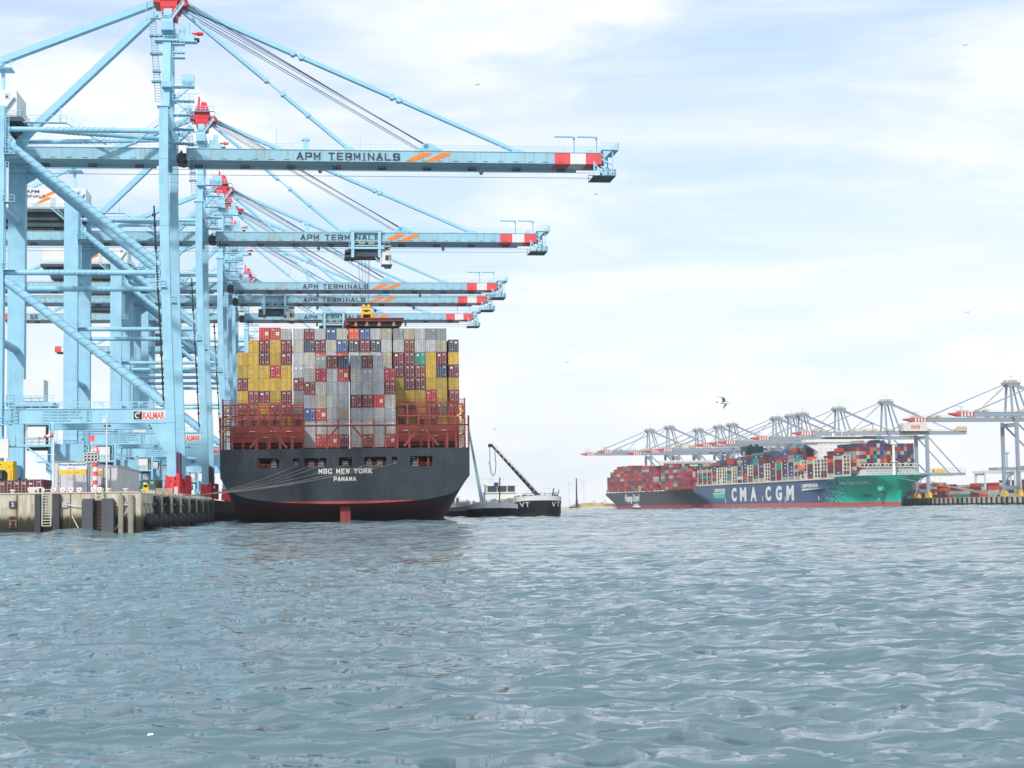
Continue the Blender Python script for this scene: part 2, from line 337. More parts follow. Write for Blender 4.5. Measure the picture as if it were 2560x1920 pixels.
# ---------------------------------------------------------------- left quay
def concrete_material():
    m = bpy.data.materials.new('quay_concrete'); m.use_nodes = True; t = m.node_tree; n = t.nodes.new; l = t.links.new
    b = t.nodes['Principled BSDF']; b.inputs['Roughness'].default_value = .85
    g = n('ShaderNodeNewGeometry'); sp = n('ShaderNodeSeparateXYZ'); l(g.outputs['Position'], sp.inputs[0])
    a = n('ShaderNodeTexNoise'); a.inputs['Scale'].default_value = .7; a.inputs['Detail'].default_value = 9; l(g.outputs['Position'], a.inputs['Vector'])
    base = n('ShaderNodeValToRGB'); base.color_ramp.elements[0].position = .3; base.color_ramp.elements[0].color = (.42, .37, .27, 1); base.color_ramp.elements[1].position = .68; base.color_ramp.elements[1].color = (.66, .61, .49, 1); l(a.outputs['Fac'], base.inputs[0])
    mp = n('ShaderNodeMapping'); mp.inputs['Scale'].default_value = (1.5, 1.5, .12); l(g.outputs['Position'], mp.inputs[0])
    s = n('ShaderNodeTexNoise'); s.inputs['Scale'].default_value = 1.4; s.inputs['Detail'].default_value = 6; l(mp.outputs[0], s.inputs['Vector'])
    sr = n('ShaderNodeMapRange'); sr.inputs['From Min'].default_value = .48; sr.inputs['From Max'].default_value = .75; sr.inputs['To Max'].default_value = .7; l(s.outputs['Fac'], sr.inputs['Value'])
    x = n('ShaderNodeMixRGB'); l(sr.outputs[0], x.inputs[0]); l(base.outputs[0], x.inputs[1]); x.inputs[2].default_value = (.17, .13, .07, 1)
    # tide marks: algae then dark weed, edges broken up by noise
    ed = n('ShaderNodeMath'); ed.operation = 'MULTIPLY_ADD'; l(s.outputs['Fac'], ed.inputs[0]); ed.inputs[1].default_value = 1.3; ed.inputs[2].default_value = -.65
    z = n('ShaderNodeMath'); z.operation = 'ADD'; l(sp.outputs['Z'], z.inputs[0]); l(ed.outputs[0], z.inputs[1])
    r = n('ShaderNodeValToRGB'); e = r.color_ramp.elements; e[0].position = .0; e[0].color = (.018, .014, .010, 1); e[1].position = 1; e[1].color = (1, 1, 1, 1)
    for p, c in ((.26, (.030, .024, .016)), (.33, (.028, .034, .010)), (.40, (.065, .075, .018)), (.47, (.20, .16, .08))):
        q = e.new(p); q.color = (*c, 1)
    dv = n('ShaderNodeMath'); dv.operation = 'DIVIDE'; l(z.outputs[0], dv.inputs[0]); dv.inputs[1].default_value = 5.4; l(dv.outputs[0], r.inputs[0])
    mk = n('ShaderNodeMapRange'); mk.inputs['From Min'].default_value = .40; mk.inputs['From Max'].default_value = .56; l(dv.outputs[0], mk.inputs['Value'])
    y = n('ShaderNodeMixRGB'); l(mk.outputs[0], y.inputs[0]); l(r.outputs[0], y.inputs[1]); l(x.outputs[0], y.inputs[2]); l(y.outputs[0], b.inputs['Base Color'])
    bp = n('ShaderNodeBump'); bp.inputs['Strength'].default_value = .4; bp.inputs['Distance'].default_value = .1; l(a.outputs['Fac'], bp.inputs['Height']); l(bp.outputs[0], b.inputs['Normal'])
    return m
CONC = concrete_material()
ASPH = mat('quay_apron', (.20, .20, .19), .9, .15, scale=.1)
ca, sa = math.cos(AX), math.sin(AX)
QC = (-48.7, 220.0)                       # quay corner
def qp(u, v): return (QC[0] + ca * u - sa * v, QC[1] + sa * u + ca * v)
quay = thing('quay', None, None); quay['kind'] = 'structure'
b = MB(); a0 = qp(0, 0); a1 = qp(0, 900)
b.add([(*p, z) for z in (-8, QUAY) for p in ((-420, 221.5), (a0[0], a0[1]), a1, (-420, a1[1]))],
      [(0, 3, 2, 1), (4, 5, 6, 7), (0, 1, 5, 4), (1, 2, 6, 5), (2, 3, 7, 6), (3, 0, 4, 7)])
b.build('quay_wall', CONC, quay)
b = MB(); b.add([(x, y, QUAY + .004) for x, y in ((-415, 224), (a0[0] - 3, 223.5), (a1[0] - 4, a1[1]), (-415, a1[1]))], [(0, 1, 2, 3)]); b.build('apron', ASPH, quay)
# cope blocks along the front, each its own stone edge
me = None
for i in range(16):
    x1 = -48.9 - i * 2.5
    bb = MB(); bb.box(-1.235, 1.235, -.12, .9, 0, .16); 
    if me is None: o = bb.build('cope_block', STEEL if False else mat('cope_concrete', (.55, .52, .45), .85, .1), quay); me = o.data
    else: o = obj('cope_block', me, quay)
    o.location = (x1 - 1.25, 220.0 + (48.7 - -x1) * -.004 + .0, QUAY - .02)
# vertical panel joints and grooves on the front wall
b = MB()
for x in (-51.3, -53.4, -57.9, -61.3, -64.9, -68.6): b.box(x - .04, x + .04, 219.93, 220.25, 1.2, QUAY - .05)
b.build('wall_joint', mat('joint_dark', (.12, .10, .07), .9, .2), quay)
TIMB = WOODY
def steel_pile(x, y, w, z0, z1, m=TIMB, parent=quay):
    bb = MB(); bb.box(-w / 2, w / 2, -.55, .1, 0, z1 - z0); o = bb.build('guide_pile', m, parent); o.location = (x, y, z0); return o
for x in (-62.0, -59.6): steel_pile(x, 219.8, .75 if x < -61 else .85, -3, QUAY - .1)
STAINC = mat('pale_pile', (.33, .31, .25), .8, .25, .5, (.10, .09, .05))
for x in (-51.2, -49.9): steel_pile(x, 219.9, .62, -3, QUAY - .35, STAINC)
# big rubber fender panels with ladder recess
fp = thing('quay_fender', 'tall dark grey fender pair flanking a recessed ladder on the front quay wall', 'fender', (-54.0, 219.6, 0))
for sx in (-1, 1):
    bb = MB(); x0, x1 = (-2.05, -.62) if sx < 0 else (.5, 2.05)
    bb.prism([(x0, -2), (x1, -2), (x1, 4.65), (x0 + .1 if sx < 0 else x1, 4.65), (x0, 4.3)] if sx < 0 else [(x0, -2), (x1, -2), (x1, 4.2), (x1 - .35, 4.65), (x0, 4.65)], -1.1, .35)
    for k in range(5): bb.box(x0 - .02, x1 + .02, -1.13, -1.09, .2 + k * .9, .26 + k * .9)
    bb.build('fender_panel', mat('fender_grey', (.085, .095, .11), .7, .15, .5, (.05, .06, .03)), fp)
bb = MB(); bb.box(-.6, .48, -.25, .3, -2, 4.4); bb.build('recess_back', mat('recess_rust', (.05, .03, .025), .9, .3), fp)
bb = MB(); bb.ladder((-.5, -.2, 2.3), (-.5, -.2, 5.5), (.9, 0, 0), .42, .045); bb.beam((-.5, -.2, 5.4), (-.5, .6, 6.0), .07); bb.beam((.4, -.2, 5.4), (.4, .6, 6.0), .07)
bb.build('ladder', CREAM, fp)
MB().ladder((-.5, -.22, -1), (-.5, -.22, 2.2), (.9, 0, 0), .42, .045).build('lower_ladder', mat('ladder_rust', (.16, .07, .05), .8, .3), fp)
ld = thing('quay_ladder', 'white steel ladder with hooped top between two dark piles on the front quay wall', 'ladder', (-61.35, 219.1, 0))
bb = MB(); bb.ladder((0, 0, 1.2), (0, 0, 5.9), (1.15, 0, 0), .36, .055); bb.build('rungs', CREAM, ld)
bb = MB(); bb.path([(0, 0, 5.8), (-.2, .6, 6.2), (-1.2, 1.3, 6.05), (-1.7, 1.5, 5.4)], .07); bb.path([(1.15, 0, 5.8), (1.1, .6, 6.3), (.9, 1.6, 6.2), (.9, 1.8, 5.4)], .07); bb.build('hand_hoop', WHITE, ld)
def sign_on_wall(x, z, w, h, m, s, lab, ink):
    t = thing('wall_sign', lab, 'sign', (x, 219.9, z)); bb = MB(); bb.box(0, w, -.12, .1, 0, h); bb.build('board', m, t)
    if s: txt(s, 'numeral', t, ink, (w * .36, -.13, h * .2), (1, 0, 0), (0, 0, 1), w * .3, h * .6, .03, .02)
    return t
PLT = mat('plate_dark', (.06, .06, .065), .6, .1)
sign_on_wall(-65.9, 3.6, 1.0, .86, PLT, '2', 'small black numeral 2 plate left of the white quay ladder', WHITE)
sign_on_wall(-49.85 - 7.35 + 1.35 + .15 + 0.0, 3.75, 1.0, .86, PLT, '1', 'small black numeral 1 plate right of the grey fender pair', WHITE)
t = sign_on_wall(-53.85 + 1.1 + .0, 3.15, 1.2, .72, YEL, None, 'small yellow notice plate on the quay wall near its corner', INK)
t.location.x = -52.85 + .0
bb = MB()
for i in range(4): bb.box(.12 + i * .25, .28 + i * .25, -.14, -.121, .25, .45)
bb.build('print', mat('notice_print', (.45, .28, .02), .6, .1), t)
for x, lab in ((-65.85, 'rusty steel bollard recess left of the white quay ladder'), (-55.95, 'rusty steel bollard recess right of the grey fender pair')):
    t = thing('wall_bollard', lab, 'bollard', (x, 219.9, 0)); bb = MB(); bb.box(0, .95, -.06, .05, .95, 2.5); bb.build('recess', mat('recess_tan', (.22, .17, .12), .9, .3), t)
    bb = MB(); bb.box(.08, .87, -.16, 0, 2.1, 2.45); bb.tube((.48, -.1, 1.2), (.48, -.1, 1.75), .22, 10); bb.box(.2, .75, -.2, 0, 1.65, 1.9); bb.box(.1, .85, -.14, 0, 1.0, 1.3); bb.build('post', mat('rusty_steel', (.06, .035, .025), .8, .4), t)
def chain(name, p, q, sag, lab, r=.05, n=26, m=None):
    p, q = Vector(p), Vector(q); bb = MB(); pts = []
    for i in range(n + 1):
        c = p.lerp(q, i / n); c.z -= sag * 4 * (i / n) * (1 - i / n); pts.append(c)
    for i in range(n):
        d = pts[i + 1] - pts[i]; bb.beam(pts[i] - d * .15, pts[i + 1] + d * .15, r * (2.6 if i % 2 else 1.2), r * (1.2 if i % 2 else 2.6))
    o = bb.build(name, m or WHITE); tag(o, lab, 'chain'); return o
chain('fender_chain', (-58.3, 219.7, 3.9), (-56.1, 219.5, 3.75), .05, 'pale chain left of the grey fender pair, nearly level')
chain('fender_chain', (-52.0, 219.5, 3.75), (-49.9 - .1, 219.7, 3.9), .06, 'pale chain right of the grey fender pair, nearly level')
chain('fender_chain', (-57.6, 219.8, 2.4), (-56.0, 219.3, -.2), .1, 'slack pale chain running down to the water left of the fender')
chain('fender_chain', (-50.6, 219.8, 2.9), (-51.9, 219.4, .6), .1, 'slack pale chain slanting down right of the fender pair')
for x, lab in ((-58.6, 'square steel anchor plate left of the grey fender pair'), (-50.9, 'square steel anchor plate right of the grey fender pair')):
    o = MB().box(-.35, .35, -.08, .05, -.35, .35).tube((0, -.16, 0), (0, 0, 0), .16).build('anchor_plate', STEEL); o.location = (x, 219.86, 3.9); tag(o, lab, 'plate', 'anchor plates on the quay wall')
# side wall: fender piles with rubber rolls between
fm = fr = None
PV = [17.5, 33, 51, 70, 89, 108, 127, 146]
for nf, v in enumerate(PV):
    x, y = qp(.5, v)
    if fm is None:
        bb = MB(); bb.box(-.45, .55, -.4, .4, -3, 4.75); bb.prismx([(-.4, 4.75), (.4, 4.75), (.25, 5.1), (-.25, 5.1)], -.45, .4); o = bb.build('fender_pile', mat('pile_black', (.028, .032, .038), .65, .2, .5, (.10, .10, .09))); fm = o.data
    else: o = obj('fender_pile', fm)
    o.location = (x, y, 0); o.rotation_euler = (0, 0, AX)
    tag(o, '%s dark fender pile counted from the quay corner towards the big ship' % ORD[nf], 'fender', 'dark fender piles along the ship berth')
    v0 = 9.5 if nf == 0 else (PV[nf - 1] + v) / 2; hl = 5.2 if nf == 0 else 6.4
    xx, yy = qp(.35, v0)
    if fr is None:
        bb = MB(); bb.tube((0, -2.6, 1.7), (0, 2.6, 1.7), .95, 18); bb.tube((0, -5.6, 1.2), (0, -2.6, 1.7), .35, 18, r2=.95); bb.tube((0, 2.6, 1.7), (0, 5.6, 1.2), .95, 18, r2=.35)
        o = bb.build('fender_roll', RUBBER); fr = o.data
    else: o = obj('fender_roll', fr)
    o.location = (xx, yy, 0); o.rotation_euler = (0, 0, AX)
    tag(o, 'black rubber roll fender just before the %s dark pile of the berth' % ORD[nf], 'fender', 'black rubber roll fenders of the ship berth')
bb = MB()
for i in range(18): 
    x, y = qp(.3, 1 + i * 5.6); x2, y2 = qp(.5, 4.4 + i * 5.6); bb.path([(x, y, 4.0), ((x + x2) / 2, (y + y2) / 2, 3.85), (x2, y2, 4.0)], .07); bb.path([(x, y, 4.0), (x2, y2, 1.9)], .06)
bb.build('side_chains', mat('chain_grey', (.22, .22, .22), .7, .2), quay)
# quay edge rail and ladders hoops on the side
bb = MB(); hoop = []
for i in range(26):
    x, y = qp(.1, 12 + i * 5.6); bb.path([(x, y, QUAY), (x, y, QUAY + .45), (x - sa * 2.2, y + ca * 2.2, QUAY + .5), (x - sa * 2.6, y + ca * 2.6, QUAY)], .07)
bb.build('edge_hoops', mat('hoop_cream', (.66, .62, .52), .7, .1), quay)
# ---------------------------------------------------------------- blue crane (local: x over the water, y away, z above quay)
def helix(mb, p, q, r, t0, t1, turns, nst=2, rr=.07):
    p, q = Vector(p), Vector(q); d = q - p; L_ = d.length; dn = d.normalized(); a = dn.cross(Vector((0, 0, 1))).normalized(); b_ = a.cross(dn)
    n = int(turns * 14)
    for s in range(nst):
        pts = []
        for i in range(n + 1):
            t = t0 + (t1 - t0) * i / n; an = turns * 2 * math.pi * i / n + s * 2 * math.pi / nst
            pts.append(p + d * t + (a * math.cos(an) + b_ * math.sin(an)) * (r + .02))
        mb.path(pts, rr, 3)
def blue_crane(name, label, number, loc):
    t = thing(name, label, 'crane', loc, AX, 'light blue ship-to-shore cranes on the left quay')
    for v in (-11, 11):
        bb = MB(); W = .78; D = .8
        for (xa, za, xb, zb) in ((-.28, 3.6, -.5, 13.2), (-.5, 13.2, -1.25, 33), (-1.25, 33, -1.75, 55), (-1.75, 55, -1.75, 69.3)):
            bb.prism([(xa - W, za), (xa + W, za), (xb + W, zb), (xb - W, zb)], v - D, v + D)
        for z in (8, 13.1, 15.6, 24, 36, 48, 60): 
            xx = np.interp(z, [3.6, 13.2, 33, 55], [-.28, -.5, -1.25, -1.75]); bb.box(xx - .83, xx + .83, v - .85, v + .85, z - .05, z + .05)
        bb.box(-2.9, -.7, v - 1.0, v + 1.0, 69.3, 69.5)
        bb.build('leg', BLUE, t)
        bb = MB(); w2 = 1.55
        bb.box(-30.7 - w2, -30.7 + w2, v - 1.1, v + 1.1, 3.6, 69.0)
        for z in (15.6, 28, 41, 54): bb.box(-32.3, -29.1, v - 1.15, v + 1.15, z - .05, z + .05)
        bb.build('leg', BLUE, t)
        # portal beam with haunch
        bb = MB(); bb.box(-29.15, -1.3, v - .6, v + .6, 13.1, 15.5); bb.box(-29.15, -1.3, v - .75, v + .75, 15.5, 15.6); bb.box(-29.15, -1.3, v - .75, v + .75, 13.02, 13.1)
        bb.prism([(-4.2, 13.1), (-1.2, 13.1), (-.9, 7.8), (-1.4, 7.8)], v - .6, v + .6); bb.build('portal_beam', BLUE, t)
        bb = MB(); bb.rail((-29, v - .7, 15.6), (-1.4, v - .7, 15.6), 1.15, 1.5, .04); bb.rail((-29, v + .7, 15.6), (-1.4, v + .7, 15.6), 1.15, 1.5, .04)
        for x in (-26, -20, -13, -6): bb.box(x, x + .8, v - .95, v - .75, 16.35, 16.55)
        bb.build('railing', PALEB, t)
        # round braces with strakes
        for (p, q, r, t0, t1, tn) in (((-29.1, v, 63), (-2.4, v, 41), .66, .05, .95, 11), ((-29.1, v, 38.3), (-1.7, v, 16.4), .78, .05, .9, 9), ((-29.1, v, 39.6), (-2.3, v, 39.6), .5, .28, .62, 5)):
            bb = MB(); bb.tube(p, q, r, 14); helix(bb, p, q, r, t0, t1, tn); bb.build('cross_tube', BLUE, t)
        # sill level gussets
        bb = MB(); bb.prism([(-3.2, 41.6), (-2.4, 44), (-2.3, 37.5), (-3.2, 38.6)], v - .12, v + .12); bb.prism([(-29.1, 65), (-27.4, 63), (-27.4, 60.5), (-29.1, 59.5)], v - .12, v + .12)
        bb.rail((-3.4, v - 1, 37), (-1.4, v - 1, 37), 1.1, 1, .05); bb.ladder((-3.1, v - .6, 37), (-3.1, v - .6, 43), (.7, 0, 0), .5, .05); bb.box(-3.6, -1.2, v - 1.3, v - .8, 36.9, 37.05)
        bb.build('gusset', PALEB, t)
    for (p, q, r, t0, t1, tn) in (((-29.1, -11, 65.05), (-2.5, -11, 65.05), .47, .26, .72, 6), ((-23, -10.6, 65.0), (-2.5, -2, 65.6), .42, .2, .5, 4), ((-29.1, 5, 66.2), (-2.5, 8, 67.6), .42, .3, .7, 5)):
        bb = MB(); bb.tube(p, q, r, 12); helix(bb, p, q, r, t0, t1, tn); bb.build('cross_tube', BLUE, t)
    for z in (52, 28):
        bb = MB(); bb.tube((-30.7, -10, z), (-30.7, 10, z), .7, 12); bb.build('cross_tube', BLUE, t)
    bb = MB(); bb.box(-1.2, .5, -10.2, 10.2, 3.5, 7.8); 
    for y in (-8, -4, 0, 4, 8): bb.box(.5, .62, y - .08, y + .08, 3.5, 7.8)
    bb.build('sill_beam', BLUE, t)
    bb = MB(); bb.box(-31.9, -29.6, -9.9, 9.9, 3.5, 6.4); bb.build('sill_beam', BLUE, t)
    bb = MB(); bb.box(-2.7, -.9, -10.2, 10.2, 66.0, 68.4); bb.box(-31.9, -29.6, -9.9, 9.9, 64.5, 67.5); bb.build('top_cross_beam', BLUE, t)
    bb = MB()
    for y in (-4.2, 4.2): bb.beam((-1.8, y, 66), (-1.8, y, 60.6), .6, .7); bb.beam((-30.7, y, 64.6), (-30.7, y, 60.8), .7, .9)
    bb.build('hanger', BLUE, t)
    # bogies
    for (x, vv, w_) in ((-.2, -11, 1), (-.2, 11, 1), (-30.7, -11, 1), (-30.7, 11, 1)):
        bb = MB()
        bb.prismx([(vv - 3.6, .9), (vv + 3.6, .9), (vv + 3.2, 2.4), (vv + .9, 3.6), (vv - .9, 3.6), (vv - 3.2, 2.4)], x - .5, x + .5)
        for s in (-1, 1):
            bb.box(x - 1.1, x + 1.3, vv + s * 2.2 - 1.2, vv + s * 2.2 + 1.2, .5, 1.9); bb.box(x + .5, x + 1.5, vv + s * 2.2 - .5, vv + s * 2.2 + .5, 1.7, 2.9)
            bb.prism([(x - 1.1, .5), (x - .3, .5), (x - .2, 3.4), (x - .9, 3.9)], vv + s * 3.2 - .25, vv + s * 3.2 + .25); bb.box(x + .9, x + 1.5, vv + s * 3.3 - .3, vv + s * 3.3 + .3, .3, 4.1)
            for k in (-1, 1): bb.tube((x - .4, vv + s * 2.2 + k * .7, .4), (x + .4, vv + s * 2.2 + k * .7, .4), .38, 10)
        bb.build('bogie', RED, t)
    bb = MB()
    for y in (-10.9, -5.0): bb.beam((.75, y, .5), (.75, y, 7.9), .32, .32)
    bb.build('cable_reel_guide', mat('guide_red', (.30, .05, .10), .5, .1) if name else RED, t)
    # sign and load table on the near portal beam
    bb = MB(); bb.box(-6.95, -.15 - 1.2, -11.68, -11.61, 13.55, 15.15); sb = bb.build('sign_board', WHITE, t)
    txt('KALMAR', 'lettering', sb, KRED, (-5.25, -11.69, 13.72), (1, 0, 0), (0, 0, 1), 3.75, 1.25, .035, .02)
    bb = MB(); bb.box(-6.85, -5.4, -11.71, -11.685, 13.65, 15.05); bb.build('emblem_field', BLACK, sb)
    bb = MB(); pts = [(-6.15 + .38 * math.cos(a_), 14.35 + .42 * math.sin(a_)) for a_ in np.linspace(.6, 5.2, 12)]
    for (xa, za), (xb, zb) in zip(pts, pts[1:]): bb.beam((xa, -11.73, za), (xb, -11.73, zb), .03, .2)
    bb.beam((-6.2, -11.73, 14.6), (-5.75, -11.73, 14.95), .03, .22); bb.build('emblem', WHITE, sb)
    FA = mat('faded_lettering', (.14, .30, .40), .6) if 'faded_lettering' not in bpy.data.materials else bpy.data.materials['faded_lettering']
    for i, (s1, s2, wd) in enumerate((('S.W.L Under Spreader Single Lift', '56 T', 6.4), ('S.W.L Under Spreader Twin Lift', '65 T', 6.1), ('S.W.L Under Spreader Tandem Lift', '65 T', 6.7), ('S.W.L Under Cargobeam', '100 T', 4.8))):
        txt(s1, 'lettering', t, FA, (-22.3, -11.63, 14.85 - i * .52), (1, 0, 0), (0, 0, 1), wd, .36, .004, .02); txt(s2, 'lettering', t, FA, (-14.9, -11.63, 14.85 - i * .52), (1, 0, 0), (0, 0, 1), .95, .36, .004, .02)
    # main girder and boom: box beams with flanges, stiffener marks and hung rail
    def girder(nm, x0, x1, bands):
        bb = MB(); bb.box(x0, x1, -3, 3, 61.55, 63.62); bb.box(x0, x1, -3.12, 3.12, 63.62, 63.74); 
        for (a_, b_, mi) in bands: bb.box(a_, b_, -3.02, 3.02, 61.52, 63.64, mi)
        o = bb.build(nm, [BLUE2, RED2, WHITE], t); bb = MB(); x = x0 + 1.2; i = 0
        while x < x1 - 6:
            bb.box(x - .5, x + .5, -3.07, -3.0, 61.78, 61.84); bb.beam((x, -2.7, 61.55), (x, -2.7, 61.3), .08)
            if i % 3 == 0:
                for k in range(3): bb.box(x + k * .55, x + .35 + k * .55, 1.2, 1.8, 61.0, 61.55)
            x += 2.83; i += 1
        bb.build('rail_bracket', DKB, o); MB().box(x0, x1 - 4, 2.3, 2.5, 61.0, 61.45).build('trolley_rail', PALEB, o)
        bb = MB(); bb.rail((x0, -2.9, 63.74), (x1, -2.9, 63.74), 1.05, 2.4, .032); bb.rail((x0, 2.9, 63.74), (x1, 2.9, 63.74), 1.05, 2.4, .032); bb.build('railing', PALEB, o)
        return o
    girder('girder', -77.1, -.2, [(-77.2, -74.6, 1), (-74.6, -72.1, 2), (-72.1, -69.5, 1)])
    bo = girder('boom', 1.6, 78.5, [(69.62, 72.6, 1), (72.6, 75.55, 2), (75.55, 78.52, 1)])
    if number: txt(number, 'numeral', t, INK, (-68.9, -3.04, 61.9), (1, 0, 0), (0, 0, 1), 2.6, 1.4, .04, .03)
    stxt('APM TERMINALS', 'lettering', bo, INK, (21.6, -3.03, 61.78), (1, 0, 0), (0, 0, 1), 19.0, 1.42, .2, .03)
    bb = MB()
    for x in (41.6, 45.2): bb.prism([(x, 61.7), (x + 1.7, 61.7), (x + 4.9, 63.0), (x + 4.9, 63.35), (x + 3.3, 63.38), (x + .9, 62.25)], -3.05, -3.0)
    bb.build('logo_stripes', ORANGE, bo)
    # hinge
    bb = MB(); bb.prism([(-.2, 61.5), (1.6, 61.5), (.8, 63.3), (.6, 63.3)], -3.1, -2.5); bb.prism([(-.2, 61.5), (1.6, 61.5), (.8, 63.3), (.6, 63.3)], 2.5, 3.1); bb.tube((.7, -3.3, 61.7), (.7, 3.3, 61.7), .4, 10); bb.box(0, 1.5, -2, 2, 61.2, 63); bb.beam((2.6, -3.1, 61.4), (2.6, -3.1, 59.6), .2); bb.build('hinge', DKB, t)
    bb = MB()
    for z, y in ((60.6, -2.2), (59.9, -2.2), (59.75, 2.0)): bb.beam((-60, y, z), (77, y, z + .1), .07)
    for z in (66.6, 67.3): bb.beam((-28, -1, z + .3), (-2, -1, z), .05)
    bb.build('running_rope', ROPE, t)
    bb = MB()
    for x in (25.9, 55.8): bb.beam((x, -2.6, 61.5), (x, -2.6, 60.0), .16); bb.tube((x, -2.8, 59.8), (x, -2.2, 59.8), .38, 10); bb.box(x - .35, x + .35, -2.8, -2.3, 60.1, 60.5)
    bb.build('rope_support', DKB, t)
    # boom tip: lower cage, upper deck, lifting arms
    bb = MB(); bb.box(77.0, 81.2, -3.2, 3.2, 59.25, 59.4, 0); bb.rail((77, -3.2, 59.4), (81.2, -3.2, 59.4), 1.2, .8, .06, 1); bb.rail((77, 3.2, 59.4), (81.2, 3.2, 59.4), 1.2, .8, .06, 1); bb.rail((81.2, -3.2, 59.4), (81.2, 3.2, 59.4), 1.2, .9, .06, 1)
    bb.beam((77.1, -3.1, 59.4), (77.1, -3.1, 62), .25, mi=1); bb.beam((79, -3.1, 59.4), (77.2, -3.1, 61.6), .25, mi=1); bb.beam((79.1, -3.1, 59.4), (79.1, -3.1, 62), .25, mi=1); bb.tube((79.8, -1.5, 60.4), (79.8, 1.5, 60.4), .9, 12, 1)
    for y in (-2.8, 2.8): bb.beam((78.5, y, 62.6), (80.7, y, 61.4), .25, mi=1); bb.beam((80.7, y, 65.1), (80.7, y, 59.4), .22, mi=1)
    bb.build('tip_cage', [DKB, PALEB], t)
    bb = MB(); bb.box(78.6, 81.8, -3.4, 3.4, 64.2, 64.35); bb.prism([(79, 62.6), (80.6, 64.2), (78.8, 64.2)], -3.2, -2.9); bb.prism([(79, 62.6), (80.6, 64.2), (78.8, 64.2)], 2.9, 3.2); bb.box(78.7, 79.9, -2, 2, 62.2, 63.9)
    bb.rail((78.6, -3.4, 64.35), (81.8, -3.4, 64.35), 1.2, .8, .04); bb.rail((81.8, -3.4, 64.35), (81.8, 3.4, 64.35), 1.2, 1, .04); bb.beam((81.7, 0, 64.3), (81.7, 0, 66.2), .1); bb.build('tip_deck', PALEB, t)
    for x in (73.6, 77.9):
        bb = MB(); bb.beam((x, -1.5, 63.7), (x, -1.5, 66.8), .17); bb.beam((x + .1, -1.5, 66.95), (x - 3.7, -1.5, 67.0), .16, .26); bb.tube((x, -1.8, 66.7), (x, -1.2, 66.7), .22, 8); bb.build('davit_arm', mat('davit_blue', (.16, .40, .52), .5) if 'davit_blue' not in bpy.data.materials else bpy.data.materials['davit_blue'], t)
    bb = MB(); bb.box(76.4, 77.3, -1, 1, 63.7, 64.6); bb.beam((17.9, 0, 63.7), (17.9, 0, 68.1), .14); bb.beam((33.4, 0, 63.7), (33.4, 0, 67.1), .14); bb.prism([(22.6, 63.7), (24.0, 63.7), (23.6, 66.0), (22.9, 66.0)], -.5, .5); bb.box(22.5, 24, -.6, .6, 66.0, 66.4); bb.build('boom_post', BLUE, t)
    # mast and apex
    for s in (-1, 1):
        bb = MB(); bb.beam((-2.05, s * 6.2, 64), (-1.75, s * 2.4, 89.6), 1.5, 1.5, a2=1.35, b2=1.35) if False else None
        p, q = Vector((-2.05, s * 6.2, 64)), Vector((-1.7, s * 2.6, 89.6)); bb = MB(); h = .72
        vs = [(c.x + i * h, c.y + j * h, c.z) for c in (p, q) for i, j in ((-1, -1), (1, -1), (1, 1), (-1, 1))]
        bb.add(vs, [(0, 3, 2, 1), (4, 5, 6, 7), (0, 1, 5, 4), (1, 2, 6, 5), (2, 3, 7, 6), (3, 0, 4, 7)]); bb.build('mast_leg', BLUE, t)
    bb = MB(); bb.box(-2.8, -.6, -5.6, 5.6, 85.0, 86.6); bb.box(-2.6, -.8, -6.6, 6.6, 74.2, 75.2); bb.build('mast_tie', BLUE, t)
    ap = MB(); ap.prism([(-3.0, 89.2), (-.4, 88.6), (.2, 92.4), (-.2, 94.0), (-2.8, 94.2), (-3.4, 92.6), (-4.6, 92.2), (-4.4, 91.0), (-3.1, 90.8)], -3.0, 3.0)
    ap.prism([(-2.9, 94.0), (-2.3, 94.0), (-2.2, 96.6), (-2.6, 97.2)], -.3, .3); ap.prism([(-2.0, 94), (-.3, 94), (-.6, 95.2), (-1.8, 95.4)], -1.6, 1.6)
    for z in (90.0, 91.2, 92.4): ap.box(-3.2, .25, -3.1, 3.1, z, z + .16)
    ap.tube((1.1, -2.2, 91.2), (1.1, 2.2, 91.2), .75, 12); ap.prism([(-.4, 92.2), (1.8, 91.6), (1.6, 90.5), (-.2, 89.4)], -.9, .9); ap.build('apex_block', RED, t)
    bb = MB(); bb.box(-4.9, 1.3, -3.9, -3.1, 92.55, 92.65); bb.rail((-4.9, -3.9, 92.65), (1.3, -3.9, 92.65), 1.1, 1, .05); bb.box(-4.9, -1.2, -4.2, -3.2, 87.5, 87.6); bb.rail((-4.9, -4.2, 87.6), (-1.2, -4.2, 87.6), 1.1, 1, .05)
    bb.beam((-1.4, -3.8, 86.9), (1.3, -3.8, 90.7), .5, .3); bb.rail((-1.4, -3.8, 87), (1.6, -3.8, 91), 1, 1, .05); bb.rail((1.3, -3.3, 91.6), (2.4, -3.3, 90.9), 1, .8, .05)
    for x in (-5.8, -4.6): bb.beam((x, -1, 88), (x, -1, 97.6), .1)
    bb.beam((-5.8, -1, 97.5), (-2.5, -1, 97.5), .12); bb.box(-5.4, -4.2, -1.6, -.4, 92.6, 94.4); bb.rail((-6, -2, 92.6), (-4, -2, 92.6), 1.2, .8, .05)
    bb.build('apex_platform', PALEB, t)
